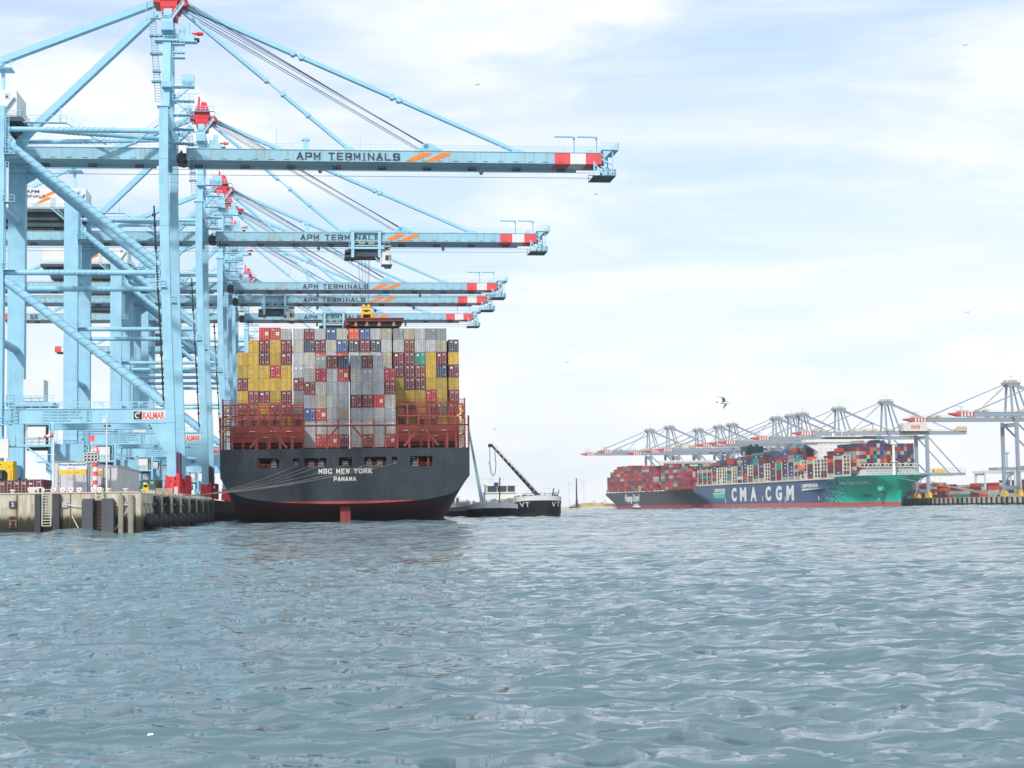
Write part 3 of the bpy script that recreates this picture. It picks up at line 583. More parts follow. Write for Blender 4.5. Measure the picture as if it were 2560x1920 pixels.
    bb = MB(); bb.ladder((-5.0, -3.2, 87.2), (-3.9, -3.4, 72.2), (1.1, 0, 0), .5, .06); bb.box(-5.0, -2.6, -3.9, -2.9, 84.3, 84.6); bb.box(-4.9, -2.6, -3.9, -2.9, 80.9, 81.3); bb.box(-4.6, -2.8, -4, -2.9, 75.7, 76.0); bb.box(-4.4, -3, -4, -2.9, 77.6, 77.9); bb.build('mast_ladder', mat('ladder_blue', (.17, .36, .46), .5) if 'ladder_blue' not in bpy.data.materials else bpy.data.materials['ladder_blue'], t)
    bb = MB(); bb.box(-2.9, -.8, -4.2, -3.0, 85.6, 87.6); bb.rail((-4, -4.6, 83.6), (0, -4.6, 83.6), 1.1, .8, .045); bb.box(-4, .3, -4.6, -2, 83.3, 83.6); bb.box(-.4, 3.1, -4.2, -2.8, 83.4, 84.6); bb.box(-.6, 3.6, -4.4, -2.6, 83.2, 83.4); bb.box(1.1, 2.2, -4, -3, 84.6, 86.9); bb.box(.2, 1.2, -4, -3.2, 84.6, 85.6)
    bb.rail((-.6, -4.4, 84.6), (1.2, -4.4, 84.6), 1.6, .8, .04)
    for z in (82.8, 81.3, 80.3): bb.box(-.8, 1.4, -4.4, -3, z - .1, z + .1); bb.rail((-.8, -4.4, z), (1.4, -4.4, z), .8, .7, .04)
    # stair tower down the mast from hinge level to 75 m
    for k, z in enumerate((64, 66.6, 69.2, 71.8, 74.4)):
        bb.box(-.6, 3.2, -6.6, -4.6, z - .1, z + .05); bb.rail((-.6, -6.6, z), (3.2, -6.6, z), 1.1, .8, .05)
        x0, x1 = ((-.2, 2.6) if k % 2 else (2.6, -.2))
        if k < 4: bb.beam((x0, -6, z), (x1, -6, z + 2.6), .6, .16); bb.rail((x0, -6.3, z), (x1, -6.3, z + 2.6), .95, .8, .04)
    bb.box(1.0, 3.2, -6.2, -4.8, 74.4, 76.6); bb.beam((3.1, -6.4, 71.7), (.0, -6.4, 68.6), .14); bb.build('mast_platform', PALEB, t)
    tb = MB(); tb.tube((2.6, -3.5, 84.9), (4.0, -3.5, 84.9), .22, 8, 0); tb.tube((3.6, -3.5, 84.9), (4.7, -3.5, 84.9), .42, 8, 0, r2=.3); tb.tube((2.9, -3.5, 83.7), (4.0, -3.5, 83.7), .42, 8, 1); tb.build('lamp', [RED, BLACK], t)
    # stays
    st = MB(); st.beam((-4.3, 0, 91.5), (-31.8, 0, 80.2), 1.7, 1.15); st.build('back_stay', BLUES, t)
    st = MB(); st.beam((-31.8, 0, 79.6), (-61, 0, 65.0), 1.3, .8); st.build('back_stay', BLUES, t)
    st = MB(); st.beam((-4.2, 0, 89.6), (-26.5, 0, 67.3), 1.9, 1.2); st.beam((-26.5, 0, 67.3), (-29.5, 0, 64), 1.9, 1.2); st.build('back_stay', BLUES, t)
    st = MB(); st.beam((-31.6, 0, 73), (-31.6, 0, 80.0), .6, .6); st.box(-33.2, -29.8, -2, 2, 78.4, 78.55); st.rail((-33.2, -2, 78.55), (-29.8, -2, 78.55), 1.1, .9, .05); st.build('stay_post', BLUE, t)
    for (p, q, dp, joints) in (((1.3, 0, 91.0), (62.8, 0, 64.4), .78, (.32, .345, .62, .64)), ((.6, 0, 90.2), (31.4, 0, 64.4), .62, (.5, .60, .75))):
        st = MB(); P_, Q_ = Vector(p), Vector(q); st.beam(p, P_.lerp(Q_, joints[0]), 1.5, dp); 
        if dp > .7: st.beam(P_.lerp(Q_, joints[1]), P_.lerp(Q_, joints[2]), 1.4, dp * .85); st.beam(P_.lerp(Q_, joints[3]), q, 1.3, dp * .75); st.beam(P_.lerp(Q_, .3), P_.lerp(Q_, .66), .8, .28)
        else: st.beam(P_.lerp(Q_, joints[0]), P_.lerp(Q_, joints[1]), .6, .22); st.beam(P_.lerp(Q_, joints[1]), q, 1.3, dp * .95)
        for j in joints: c_ = P_.lerp(Q_, j); st.tube(c_ + Vector((0, -.85, 0)), c_ + Vector((0, .85, 0)), dp * .72, 12)
        st.build('fore_stay', BLUES, t)
    st = MB()
    for i, (x1, y) in enumerate(((45.6, -1.6), (46.0, -1.2), (46.6, -.5), (46.9, .6), (44.6, 1.2), (44.2, 1.8))): st.tube((1.2, y, 91.6 - i * .3), (x1, y, 64.9), .055 + .02 * (i % 3 == 1), 4)
    st.build('hoist_rope', ROPE, t)
    st = MB(); st.prism([(44.2, 63.7), (49.2, 63.7), (46.4, 65.4), (45, 65.3)], -2, -1.4); st.prism([(44.2, 63.7), (49.2, 63.7), (46.4, 65.4), (45, 65.3)], .8, 1.4); st.tube((45.6, -2, 64.8), (45.6, 1.4, 64.8), .5, 10); st.prism([(60.5, 63.7), (65.5, 63.7), (63, 64.8)], -1, 1); st.prism([(29.6, 63.7), (33.4, 63.7), (31.4, 64.9)], -1, 1); st.build('boom_lug', BLUE, t)
    # machinery house
    mh = MB(); mh.box(-52, -28.3, -5, 5, 68.6, 73.5); hb = mh.build('machinery_house', WHITE, t)
    txt('APM', 'lettering', hb, INK, (-42.2 + .2, -5.05, 72.3), (1, 0, 0), (0, 0, 1), 3.0, .72, .01, .03); txt('TERMINALS', 'lettering', hb, INK, (-45.0, -5.05, 71.2), (1, 0, 0), (0, 0, 1), 7.3, .72, .01, .03)
    bb = MB()
    for x, z in ((-39.0, 71.0), (-39.9, 69.7)): bb.prism([(x, z), (x + .6, z), (x + 3.6, z + 1.3), (x + 3.6, z + 1.65), (x + 2.6, z + 1.6), (x, z + .2)], -5.05, -5.0)
    bb.build('logo_stripes', ORANGE, hb)
    bb = MB(); bb.box(-36.4, -35.3, -5.06, -5, 68.9, 71.2); bb.box(-40.5, -39.0, -5.06, -5, 69.2, 70.0); bb.build('door', LGREY, hb)
    bb = MB(); bb.box(-30.4, -29.5, -5.08, -5, 71.9, 73.0, 0); bb.box(-30.2, -29.8, -5.1, -5.06, 72.1, 72.5, 1); bb.build('vent', [LGREY, GLASS], hb)
    bb = MB(); bb.box(-52.5, -27.2, -5.9, 5.9, 67.7, 68.5, 0); bb.box(-51, -29, -4.5, 4.5, 66.0, 67.7, 0); bb.box(-50, -31, -3.8, 3.8, 64.6, 66.2, 0); bb.box(-46, -36, -1.2, 1.2, 64.0, 65.2, 1); bb.build('house_frame', [DKB, YELD], t)
    bb = MB(); bb.rail((-52.5, -5.9, 68.5), (-27.2, -5.9, 68.5), 1.1, 1.3, .045); bb.rail((-27.2, -5.9, 68.5), (-27.2, 5.9, 68.5), 1.1, 1.3, .045)
    bb.beam((-36, -6.2, 68.4), (-30.6, -6.2, 63.9), .9, .25); bb.rail((-36, -6.6, 68.4), (-30.6, -6.6, 63.9), 1, 1, .05); bb.beam((-31.4, -5.2, 68.4), (-28.7, -5.2, 72.2), .8, .2)
    bb.box(-27.2, -19.5, -5.5, -4.4, 67.6, 67.75); bb.rail((-27.2, -5.5, 67.75), (-19.5, -5.5, 67.75), 1.1, 1.2, .045); bb.beam((-19.5, -5, 67.6), (-12.5, -5, 63.8), .8, .2); bb.rail((-19.5, -5.4, 67.7), (-12.5, -5.4, 63.8), 1.1, 1.2, .045); bb.beam((-20.6, -5, 67.7), (-20.6, -5, 70.4), .16)
    bb.beam((-3.2, -6, 67.3), (-7.5, -6, 63.8), .6, .2); bb.rail((-3.2, -6.2, 67.4), (-7.5, -6.2, 63.8), 1, 1, .045)
    bb.build('walkway', PALEB, t)
    # land side stair, electrical house and lift
    bb = MB(); bb.box(-26.2, -22.7, -8.5, -3.5, 17.1, 21.0, 0); bb.build('electrical_house', WHITE, t)
    bb = MB()
    bb.box(-29, -21, -9, -2, 16.3, 17.0); bb.rail((-29, -9, 17), (-21, -9, 17), 1.1, 1.2, .05)
    bb.box(-38, -20.5, -12.2, -9.5, 9.0, 9.4); bb.rail((-38, -12.2, 9.4), (-20.5, -12.2, 9.4), 1.2, 1.2, .05); bb.beam((-33.5, -11.5, 4.2), (-28.5, -11.5, 9), .35); bb.rail((-34, -12.3, 13), (-27.6, -12.3, 13), 1.1, 1, .05); bb.box(-34, -27.6, -12.3, -11.3, 12.8, 13)
    for x in (-34.6, -28.0): bb.ladder((x, -12.4, 9.2), (x, -12.4, 17.5), (1.1, 0, 0), .6, .07)
    bb.beam((-20.6, -12, 13.0), (-20.6, -12, 5.5), .5, .5); bb.beam((-25, -12, 9), (-20.6, -12, 5.6), .3)
    for z in (40.0, 52, 60.5): bb.box(-29.3, -27.3, -12.2, -10, z - .1, z); bb.rail((-29.3, -12.2, z), (-27.3, -12.2, z), 1.1, .7, .05); bb.ladder((-29.0, -11.9, z), (-29.0, -11.9, z + 7), (.6, 0, 0), .5, .05)
    bb.prism([(-22.3, 6.4), (-15.2, 6.4), (-15.2, 4.8), (-18, 2.6), (-20.2, 2.6), (-22.3, 4.8)], -8, -4); bb.rail((-22.3, -8, 9.2), (-15.2, -8, 6.6), 1.1, 1, .06); bb.beam((-21.3, -8, 2.8), (-21.3, -8, 13), .5); bb.beam((-16, -8, 5), (-16, -8, 10.5), .4); bb.box(-22, -16.2, -8.2, -4, 6.4, 9.6)
    bb.build('landside_platform', BLUE, t)
    bb = MB(); bb.box(-24.9, -21.8, -11.9, -11.2, 8.9, 12.5, 0); bb.box(-25.1, -21.6, -11.2, -9.8, 8.4, 12.8, 1); bb.box(-31.3, -27.9, -12.8, -12, 7.1, 10.4, 0); bb.build('switch_cabinet', [WHITE, DKB], t)
    bb = MB(); bb.path([(-3.4, -11.5, 51.5), (-2.9, -11.5, 40), (-2.2, -11.5, 28), (-1.7, -11.6, 16.8)], .16, 6); bb.box(-3.7, -3.1, -11.8, -11.2, 49.6, 50.1)
    for z in (48, 44, 36, 31, 25, 20): xx = np.interp(z, [16.8, 28, 40, 51.5], [-1.7, -2.2, -2.9, -3.4]); bb.box(xx - .25, xx + .25, -11.7, -11.3, z - .25, z + .25)
    bb.build('power_cable', BLACK, t)
    bb = MB()
    for x in (-12, -2.8 - 1.5): bb.box(x, x + 1.2, -11.3, -10.8, 12.45, 12.7); bb.prism([(x + .2, 12.0), (x + .7, 12.0), (x + .5, 12.5)], -11.3, -10.9)
    bb.build('flood_light', DKB, t)
    return t
def trolley(t, x):
    """trolley hanging round the boom, its cab at the water side end"""
    bb = MB()
    for xx in (x - 3.2, x + 3.2):
        for y in (-3.7, 3.7): bb.box(xx - .35, xx + .35, y - .25, y + .25, 57.6, 64.1)
    for y in (-3.7, 3.7): bb.box(x - 4, x + 4, y - .35, y + .35, 63.9, 64.4); bb.box(x - 4.2, x + 4.4, y - .35, y + .35, 59.6, 60.1)
    bb.box(x - 4.2, x + 4.2, -3.7, 3.7, 60.4, 60.6); bb.rail((x - 4, -3.9, 60.6), (x + 5.5, -3.9, 60.6), 1.1, 1.1, .06); bb.box(x + 3.6, x + 6, -4, 3, 60.2, 60.4); bb.rail((x - 3.6, -2, 64.4), (x + 3.6, -2, 64.4), 1.4, 1.2, .04)
    bb.beam((x + 2.2, -3.6, 57.6), (x + 3.7, -3.6, 55.9), .2)
    tr = bb.build('trolley', PALEB, t)
    bb = MB(); bb.box(x - 3.6, x + 3.4, -3.2, 3.2, 57.9, 59.6); bb.box(x - 5.1, x - 3.4, -3, 3, 57.7, 58.3); bb.box(x - 5, x - 3.4, -3, 3, 59, 59.6); bb.tube((x - 3, -2, 60.9), (x + 3, -2, 60.9), .35, 8); bb.build('trolley_frame', DKB, tr)
    bb = MB(); bb.box(x - 1.6, x - .4, -3.8, -3.3, 60.8, 61.3); bb.box(x + .6, x + 1.8, -3.8, -3.3, 60.8, 61.3); bb.build('winch', YELD, tr)
    bb = MB(); bb.box(x + 3.8, x + 6.0, -3.4, -1, 56.0, 58.9, 0); bb.box(x + 4.6, x + 6.1, -3.45, -.9, 56.9, 58.2, 1); bb.box(x + 3.7, x + 6.2, -3.5, -.8, 55.7, 56.0, 2); bb.prism([(x + 4.5, 55.2), (x + 6, 55.2), (x + 6.3, 56.2), (x + 4.2, 56.2)], -3.2, -1.2, 2); bb.box(x + 3.8, x + 5.3, -3.2, -1.2, 59, 59.4, 0)
    bb.ladder((x + 5.5, -3.6, 56), (x + 5.5, -3.6, 60.4), (.5, 0, 0), .5, .05, 0)
    cb = bb.build('operator_cab', [WHITE, GLASS, DKB], tr); return tr
CR = [(-60.9, 306.0)]
def cpos(d, du=0.0): return (CR[0][0] - sa * d + ca * du, CR[0][1] + ca * d + sa * du, QUAY)
crane1 = blue_crane('ship_to_shore_crane', 'nearest and largest light blue gantry crane at the left edge, its boom highest', None, (*CR[0], QUAY))
index_kids()
cl = ['second nearest light blue gantry crane, trolley lifting the brown hatch cover', 'third light blue gantry crane from the camera, no trolley on its boom', 'fourth light blue gantry crane from the camera, trolley close to its hinge', 'fifth light blue gantry crane, numbered 55 on its rear girder, lowest visible boom', 'farthest light blue gantry crane, mostly hidden behind the container stacks']
cranes = [crane1]
for i, d in enumerate((93, 182, 213, 260, 372)):
    c_ = copy_tree(crane1); c_['label'] = cl[i]; c_.location = cpos(d); cranes.append(c_)
trolley(cranes[1], 37.2); trolley(cranes[3], 12.8); trolley(cranes[4], 31.6); trolley(cranes[0], -62)
txt('55', 'numeral', cranes[4], INK, (-68.6, -3.06, 61.85), (1, 0, 0), (0, 0, 1), 2.7, 1.45, .04, .03)
txt('52', 'numeral', cranes[1], INK, (-29.0, -12.25, 11.0), (1, 0, 0), (0, 0, 1), 2.5, 1.9, .05, .03)
txt('53', 'numeral', cranes[2], INK, (-27.9, -12.25, 11.0), (1, 0, 0), (0, 0, 1), 2.5, 1.9, .05, .03)
# ---------------------------------------------------------------- big ship seen from astern (local: x across, y forward, z above water)
SH = (-36.3, 365.0)
ship = thing('container_ship', 'huge dark grey container ship seen from astern beside the blue cranes', 'ship', (*SH, 0), AX)
def hull_mat(name, top, boot, zb, fuzz=.15):
    m = mat(name, top, .6, .2, .5, (top[0] * 1.9, top[1] * 1.7, top[2] * 1.6), scale=.25, spec=.2); t = m.node_tree; n = t.nodes.new; l = t.links.new; b = t.nodes['Principled BSDF']
    src = b.inputs['Base Color'].links[0].from_socket; o = n('ShaderNodeTexCoord'); sp = n('ShaderNodeSeparateXYZ'); l(o.outputs['Object'], sp.inputs[0])
    r = n('ShaderNodeMapRange'); r.inputs['From Min'].default_value = zb - fuzz; r.inputs['From Max'].default_value = zb + fuzz; l(sp.outputs['Z'], r.inputs['Value'])
    x = n('ShaderNodeMixRGB'); l(r.outputs[0], x.inputs[0]); x.inputs[1].default_value = (*boot, 1); l(src, x.inputs[2]); l(x.outputs[0], b.inputs['Base Color']); return m
HULLM = hull_mat('hull_paint_shaded_boot', (.034, .045, .055), (.115, .018, .026), 4.62, .05)  # boot red darkened: shade under the stern overhang is put into the colour
TRANM = hull_mat('transom_paint_lit_boot', (.034, .045, .055), (.42, .07, .075), 4.66, .04)  # same boot red in its lit tone, for the strip on the transom
aft = [(0, 4.07), (5, 4.12), (9, 4.27), (13.5, 4.5), (18, 4.92), (21.5, 5.55), (24.3, 6.6), (25.75, 8.4), (26.95, 9.9), (27, 16)]
mid = [(0, -9), (7, -9), (14, -9), (19, -8.4), (22.5, -6.5), (24.6, -3.6), (25.9, -.5), (26.6, 3), (27, 8), (27, 16)]
secs = []
for V in (0, 4, 10, 18, 28, 40, 55, 75, 120, 360):
    tt = min(1, V / 70); tt = tt ** .85
    half = [(a[0] + (m_[0] - a[0]) * tt, a[1] + (m_[1] - a[1]) * tt) for a, m_ in zip(aft, mid)]
    secs.append([(-x, V, z) for x, z in reversed(half)] + [(x, V, z) for x, z in half[1:]])
hb = MB(); n_ = len(secs[0])
for s in secs: hb.v += s
for i in range(len(secs) - 1):
    for k in range(n_ - 1): hb.f.append((i * n_ + k, i * n_ + k + 1, (i + 1) * n_ + k + 1, (i + 1) * n_ + k)); hb.m.append(0); hb.s.append(k not in (0, 1, n_ - 2, n_ - 3))
hb.add([(-27, 0, 16), (27, 0, 16), (27, 360, 16), (-27, 360, 16)], [(0, 1, 2, 3)], 1); hb.add([secs[-1][k] for k in range(n_)], [tuple(range(n_))])
hb.build('hull', [HULLM, RUSTR], ship)
# transom with real mooring ports
ports = [(-19.0, -14.3, 12.0, 14.1), (-11.4, -10.1, 12.3, 14.0), (-9.0, -4.2, 12.1, 14.05), (-1.5, 1.3, 12.25, 14.15), (3.95, 8.75, 12.2, 14.2), (10.0, 11.1, 12.5, 14.15), (14.0, 18.8, 12.1, 14.25)]
def zlow(x): return float(np.interp(abs(x), [a[0] for a in aft], [a[1] for a in aft]))
tb = MB(); xs = sorted(set([-27, -26.95, 26.95, 27] + [p[0] for p in ports] + [p[1] for p in ports] + list(np.linspace(-26, 26, 41))))
ztop = 16.05
for x0, x1 in zip(xs, xs[1:]):
    cxm = (x0 + x1) / 2; pr = [p for p in ports if p[0] - 1e-6 <= cxm <= p[1] + 1e-6]
    if pr:
        tb.add([(x0, 0, zlow(x0)), (x1, 0, zlow(x1)), (x1, 0, pr[0][2]), (x0, 0, pr[0][2])], [(0, 1, 2, 3)]); tb.add([(x0, 0, pr[0][3]), (x1, 0, pr[0][3]), (x1, 0, ztop), (x0, 0, ztop)], [(0, 1, 2, 3)])
    else: tb.add([(x0, 0, zlow(x0)), (x1, 0, zlow(x1)), (x1, 0, ztop), (x0, 0, ztop)], [(0, 1, 2, 3)])
for (x0, x1, z0, z1) in ports:
    for (p, q) in (((x0, z0), (x1, z0)), ((x1, z0), (x1, z1)), ((x1, z1), (x0, z1)), ((x0, z1), (x0, z0))): tb.add([(p[0], 0, p[1]), (q[0], 0, q[1]), (q[0], .5, q[1]), (p[0], .5, p[1])], [(0, 1, 2, 3)])
tb.build('transom', TRANM, ship)
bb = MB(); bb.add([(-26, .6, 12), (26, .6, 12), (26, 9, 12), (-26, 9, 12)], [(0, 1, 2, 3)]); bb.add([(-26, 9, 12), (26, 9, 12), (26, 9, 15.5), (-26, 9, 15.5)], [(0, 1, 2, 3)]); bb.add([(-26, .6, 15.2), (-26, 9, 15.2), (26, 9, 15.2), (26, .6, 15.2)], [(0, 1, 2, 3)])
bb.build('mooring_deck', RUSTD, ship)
bb = MB()
for x in (-18.9, -15.6, 15.5, 17.8, -3, 5): bb.box(x, x + .32, .7, 1.1, 12, 15.2)
bb.build('deck_pillar', RUSTR, ship)
for (x0, x1) in ((-16, -15), (-8, -6.9), (-5.9, -4.8), (-.7, .5), (4.5, 5.6), (6.8, 7.9), (-11.2, -10.3), (10.2, 11), (14.6, 15.6)):
    bb = MB(); bb.box(x0, x0 + .12, .2, .6, 12.2, 13.3); bb.box(x1 - .12, x1, .2, .6, 12.2, 13.3); bb.box(x0, x1, .2, .6, 13.2, 13.32); bb.box(x0 - .15, x1 + .15, .1, .7, 12.1, 12.35); bb.tube((x0 + .2, .4, 12.75), (x1 - .2, .4, 12.75), .25, 8); bb.build('fairlead', STEEL if False else mat('fairlead_grey', (.16, .18, .2), .6), ship)
for x in (-15, -10.2, -6.2, .4, 14.3): MB().box(x, x + .7, .8, .95, 13.85, 13.95).build('deck_lamp_housing', mat('lamp_cream', (.8, .75, .45), .5), ship)
bb = MB()
for (x0, x1, z0, z1) in (ports[0], ports[2], ports[4], ports[6]): bb.rail((x0, .25, z0), (x1, .25, z0), .75, 1.1, .04)
bb.build('port_railing', RUSTR, ship)
stxt('MSC NEW YORK', 'lettering', ship, CREAML, (-5.93, -.02, 10.6), (1, 0, 0), (0, 0, 1), 11.6, 1.12, .2, .02)
stxt('PANAMA', 'lettering', ship, CREAML, (-2.65, -.02, 9.0), (1, 0, 0), (0, 0, 1), 4.82, .95, .2, .02)
bb = MB(); bb.prismx([(1.5, -6), (8, -6), (7.5, 3.2), (2.2, 3.75)], -1.25, .95); bb.prismx([(1.1, -6), (1.5, -6), (2.2, 3.75), (1.9, 3.78)], -.35, .05)
bb.build('rudder', mat('antifouling_red', (.30, .03, .035), .5, .2, .3, (.2, .03, .03)), ship)
# stern rail, gallows and braces
def post(x, z0, z1, y=.9, w=.32): return MB().box(x - w / 2, x + w / 2, y - w / 2, y + w / 2, z0, z1).build('frame_post', RUSTR, ship)
for x, z1 in ((-27.0 + .1, 23), (-24.4, 21.2), (-19.1, 21.2), (-16.4, 21.2), (-14.1, 21.2), (-11.5, 23.2), (-8.95, 22.3), (-6.4, 22.3), (-4.0, 21.2), (-1.5, 22.5), (1.15, 22.6), (3.6, 21.2), (6.15, 22.4), (8.7, 21.2), (11.2, 22.6), (13.85, 21.2), (18.1, 22.3), (22.2, 21.2), (24.1, 21.2), (26.9, 23.1)): post(x, 16.05, z1, w=.26 if abs(x) < 9 else .38)
bb = MB(); bb.box(-27, 26.9, .72, 1.08, 20.88, 21.24); bb.build('frame_beam', RUSTR, ship)
bb = MB()
for z in (16.9, 17.5, 18.3, 19.0, 19.8, 20.4, 21.9, 22.4):
    for (x0, x1) in ((-27, -9), (11.2, 26.9)) if z > 17.6 and z < 20.9 else ((-27, 26.9),): bb.beam((x0, .9, z), (x1, .9, z), .07)
bb.build('stern_railing', RUSTR, ship)
for (x0, z0, x1, z1) in ((-20.6, 16.4, -16.8, 20.9), (-16.3, 20.9, -12.7, 16.3), (-5.2, 16.5, -1.6, 20.9), (1.5, 20.9, 5.2, 16.6), (12.7, 16.5, 16.4, 20.9), (16.5, 20.9, 20.3, 16.6)):
    bb = MB(); bb.beam((x0, .75, z0), (x1, .75, z1), .3, .42); bb.build('frame_brace', RUSTR, ship)
# deck houses either side behind the rail, with dark openings
for (x0, x1) in ((-25, -9.1), (11.6, 25)):
    bb = MB(); bb.box(x0, x1, 8, 12.8, 17.9, 21.6); n = int((x1 - x0) / 2.6)
    for i in range(n + 1): bb.box(x0 + i * (x1 - x0) / n - .25, x0 + i * (x1 - x0) / n + .25, 8, 8.6, 16, 17.9)
    for z in (18.8, 19.9): bb.box(x0, x1, 7.85, 8, z, z + .12)
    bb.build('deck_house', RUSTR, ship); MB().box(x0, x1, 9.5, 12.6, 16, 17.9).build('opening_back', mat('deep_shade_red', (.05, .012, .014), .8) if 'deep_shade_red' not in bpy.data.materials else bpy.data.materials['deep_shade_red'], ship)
bb = MB()
for x in (-21, -16.5, -13, 13, 17, 21.5): bb.box(x, x + 1.3, 7.6, 7.8, 20.2, 20.32)
for x in (-18, -12, 14.5, 19.5): bb.box(x, x + 1.1, 7.6, 7.8, 18.9, 19)
bb.build('white_fitting', WHITE, ship)
bb = MB(); 
for (x0, x1) in ((-27, -9.1), (11.6, 27)):
    for y in (15, 25.5):
        for z in (21.8, 24.0, 26.6): bb.box(x0, x1, y - .15, y + .15, z - .22, z + .12)
        bb.rail((x0, y, 26.7), (x1, y, 26.7), 1.0, 1.3, .04); bb.rail((x0, y, 24.1), (x1, y, 24.1), 1.0, 1.3, .05)
    xs_ = [x0] + ([-24.4, -21.9, -19.4, -16.9, -14.3, -11.6, -9.3] if x0 < 0 else [11.7, 14.3, 16.8, 19.3, 21.9, 24.6, 26.8])
    for x in xs_:
        for y in (15, 25.5): bb.box(x - .17, x + .17, y - .2, y + .2, 16, 26.6)
bb.build('lashing_bridge', RUSTR, ship)
bb = MB()
for i in range(5):
    for (x0) in (-24.5, 11.82):
        x = x0 + i * 2.53 + .3
        for k in (.0, .55, 1.3, 1.85): bb.beam((x + k, 15.0, 22), (x + k + (.3 if k < 1 else -.3), 26.5, 28.4), .035)
bb.build('lashing_rod', mat('rod_dull', (.2,.12,.11),.6), ship)
for sx in (-1, 1):
    bb = MB()
    for (x, y, z1) in ((26.9, 10, 27.6), (25.2, 10, 26), (26.9, 14, 26.2), (25.0, 6, 22)): bb.box(sx * x - .16, sx * x + .16, y - .16, y + .16, 16, z1)
    for z in (18.2, 20.6, 22.4, 24.4, 26.2): bb.box(min(sx * 24.8, sx * 27), max(sx * 24.8, sx * 27), 9.8, 10.2, z - .12, z + .12); bb.rail((sx * 24.8, 9.9, z), (sx * 27, 9.9, z), 1, .7, .04)
    bb.build('side_tower', RUSTR, ship)
    if sx > 0: MB().box(25.35, 26.3, 6, 6.3, 16.4, 19.0).box(25.3, 26.3, 6, 6.3, 19.5, 21.8).build('white_canister', WHITE, ship)
    bb = MB()
    for (x, z) in ((26.3, 22.5), (25.6, 21.6), (26.4, 20.2), (25.5, 19.0), (26.2, 24.6), (25.4, 23.6), (25.9, 25.7)): bb.box(sx * x - .35, sx * x + .35, 5.4 if z < 22.2 else 9.4, 5.9 if z < 22.2 else 9.7, z - .28, z + .28)
    bb.ladder((sx * 25.4, 5.2, 16), (sx * 25.4, 5.2, 20), (sx * .5, 0, 0), .4, .05); bb.build('yellow_fitting', YELD, ship)
# ---------------------------------------------------------------- containers
CC = {'G': (.50, .525, .53), 'Y': (.64, .42, .06), 'M': (.17, .026, .036), 'P': (.125, .026, .042), 'R': (.62, .035, .04), 'C': (.42, .020, .045), 'N': (.026, .048, .105), 'B': (.045, .10, .26),
      'O': (.66, .10, .025), 'T': (.03, .30, .22), 'A': (.46, .41, .31), 'D': (.055, .065, .085), 'S': (.27, .30, .32), 'V': (.50, .06, .03)}
CN = {'G': 'pale grey', 'Y': 'yellow', 'M': 'maroon', 'P': 'purple-brown', 'R': 'bright red', 'C': 'crimson', 'N': 'navy blue', 'B': 'blue', 'O': 'orange', 'T': 'green', 'A': 'rust-stained beige', 'D': 'dark grey', 'S': 'blue-grey', 'V': 'orange-red'}
CM = {k: mat('container_' + CN[k].replace(' ', '_').replace('-', '_'), c, .55, .16, .55 if k in 'GAS' else .25, (.30, .19, .11) if k in 'GAS' else (.16, .09, .05), scale=1.2, objvar=.13) for k, c in CC.items()}
BARL = mat('door_bar_light', (.50, .44, .44), .5, .1); BARD = mat('door_bar_dark', (.24, .24, .22), .6, .1); MARK = mat('container_marking', (.80, .80, .78), .6, .1); MARKO = mat('container_sticker', (.80, .40, .05), .6)
def frame_mesh():
    b = MB(); W, H_, L_ = 1.215, 2.86, 12.19; b.box(-W, W, .12, L_, .03, H_)
    b.box(-W, -W + .11, 0, .12, 0, H_); b.box(W - .11, W, 0, .12, 0, H_); b.box(-W + .11, W - .11, 0, .12, H_ - .16, H_); b.box(-W + .11, W - .11, 0, .12, 0, .15)
    for x in (-W, W - .18):
        for z in (-.03, H_ - .1): b.box(x, x + .18, -.02, .16, z, z + .13, 1)
    for i in range(1, 20):      # corrugated sides
        y = .12 + i * .6; b.box(-W - .03, -W, y, y + .28, .2, H_ - .2); b.box(W, W + .03, y, y + .28, .2, H_ - .2)
    o = b.build('container', [CM['G'], BARD]); me = o.data; bpy.data.objects.remove(o); return me
def door_mesh(side, kind):
    b = MB(); x0, x1 = (-1.09, -.02) if side < 0 else (.02, 1.09)
    for k in range(5): z0 = .19 + k * .502; b.box(x0, x1, .03, .1, z0, z0 + .455)
    b.box(x0 + .02, x1 - .02, .075, .1, .17, 2.68, 1)
    for x in (x0 + .26, x1 - .22): b.box(x - .028, x + .028, -.035, .0, .08, 2.78, 1); b.box(x - .06, x + .06, -.04, .02, .5, .56, 1); b.box(x - .06, x + .06, -.04, .02, 2.1, 2.16, 1)
    m = (x0 + x1) / 2
    if kind == 'sq': b.box(m - .24, m + .22, -.01, .028, 1.95, 2.35, 2)
    if kind == 'circ': b.tube((m - .1, -.01, 2.1), (m - .1, .028, 2.1), .17, 10, 1)
    if kind == 'four':
        for i in (0, 1):
            for j in (0, 1): b.box(m - .4 + i * .42, m - .04 + i * .42, -.012, .028, 1.05 + j * .42, 1.4 + j * .42, 2)
    if kind == 'txt':
        for j, (a, c) in enumerate(((-.3, .36), (-.2, .36), (-.05, .3))): b.box(m + a, m + c, -.01, .028, 2.42 - j * .14, 2.48 - j * .14, 2)
        b.box(m + .1, m + .3, -.01, .028, .5, .66, 2)
    if kind == 'org': b.box(m - .05, m + .32, -.012, .028, .45, .82, 3); b.box(m - .2, m + .3, -.01, .028, 2.42, 2.5, 2)
    if kind == 'orl': b.box(m - .42, m + .05, -.012, .028, 1.25, 1.4, 3); b.box(m - .4, m + .1, -.01, .028, 2.1, 2.3, 2); b.box(m - .3, m - .1, -.01, .028, .6, .8, 2)
    o = b.build('door', [CM['G'], BARD, MARK, MARKO]); me = o.data; bpy.data.objects.remove(o); return me
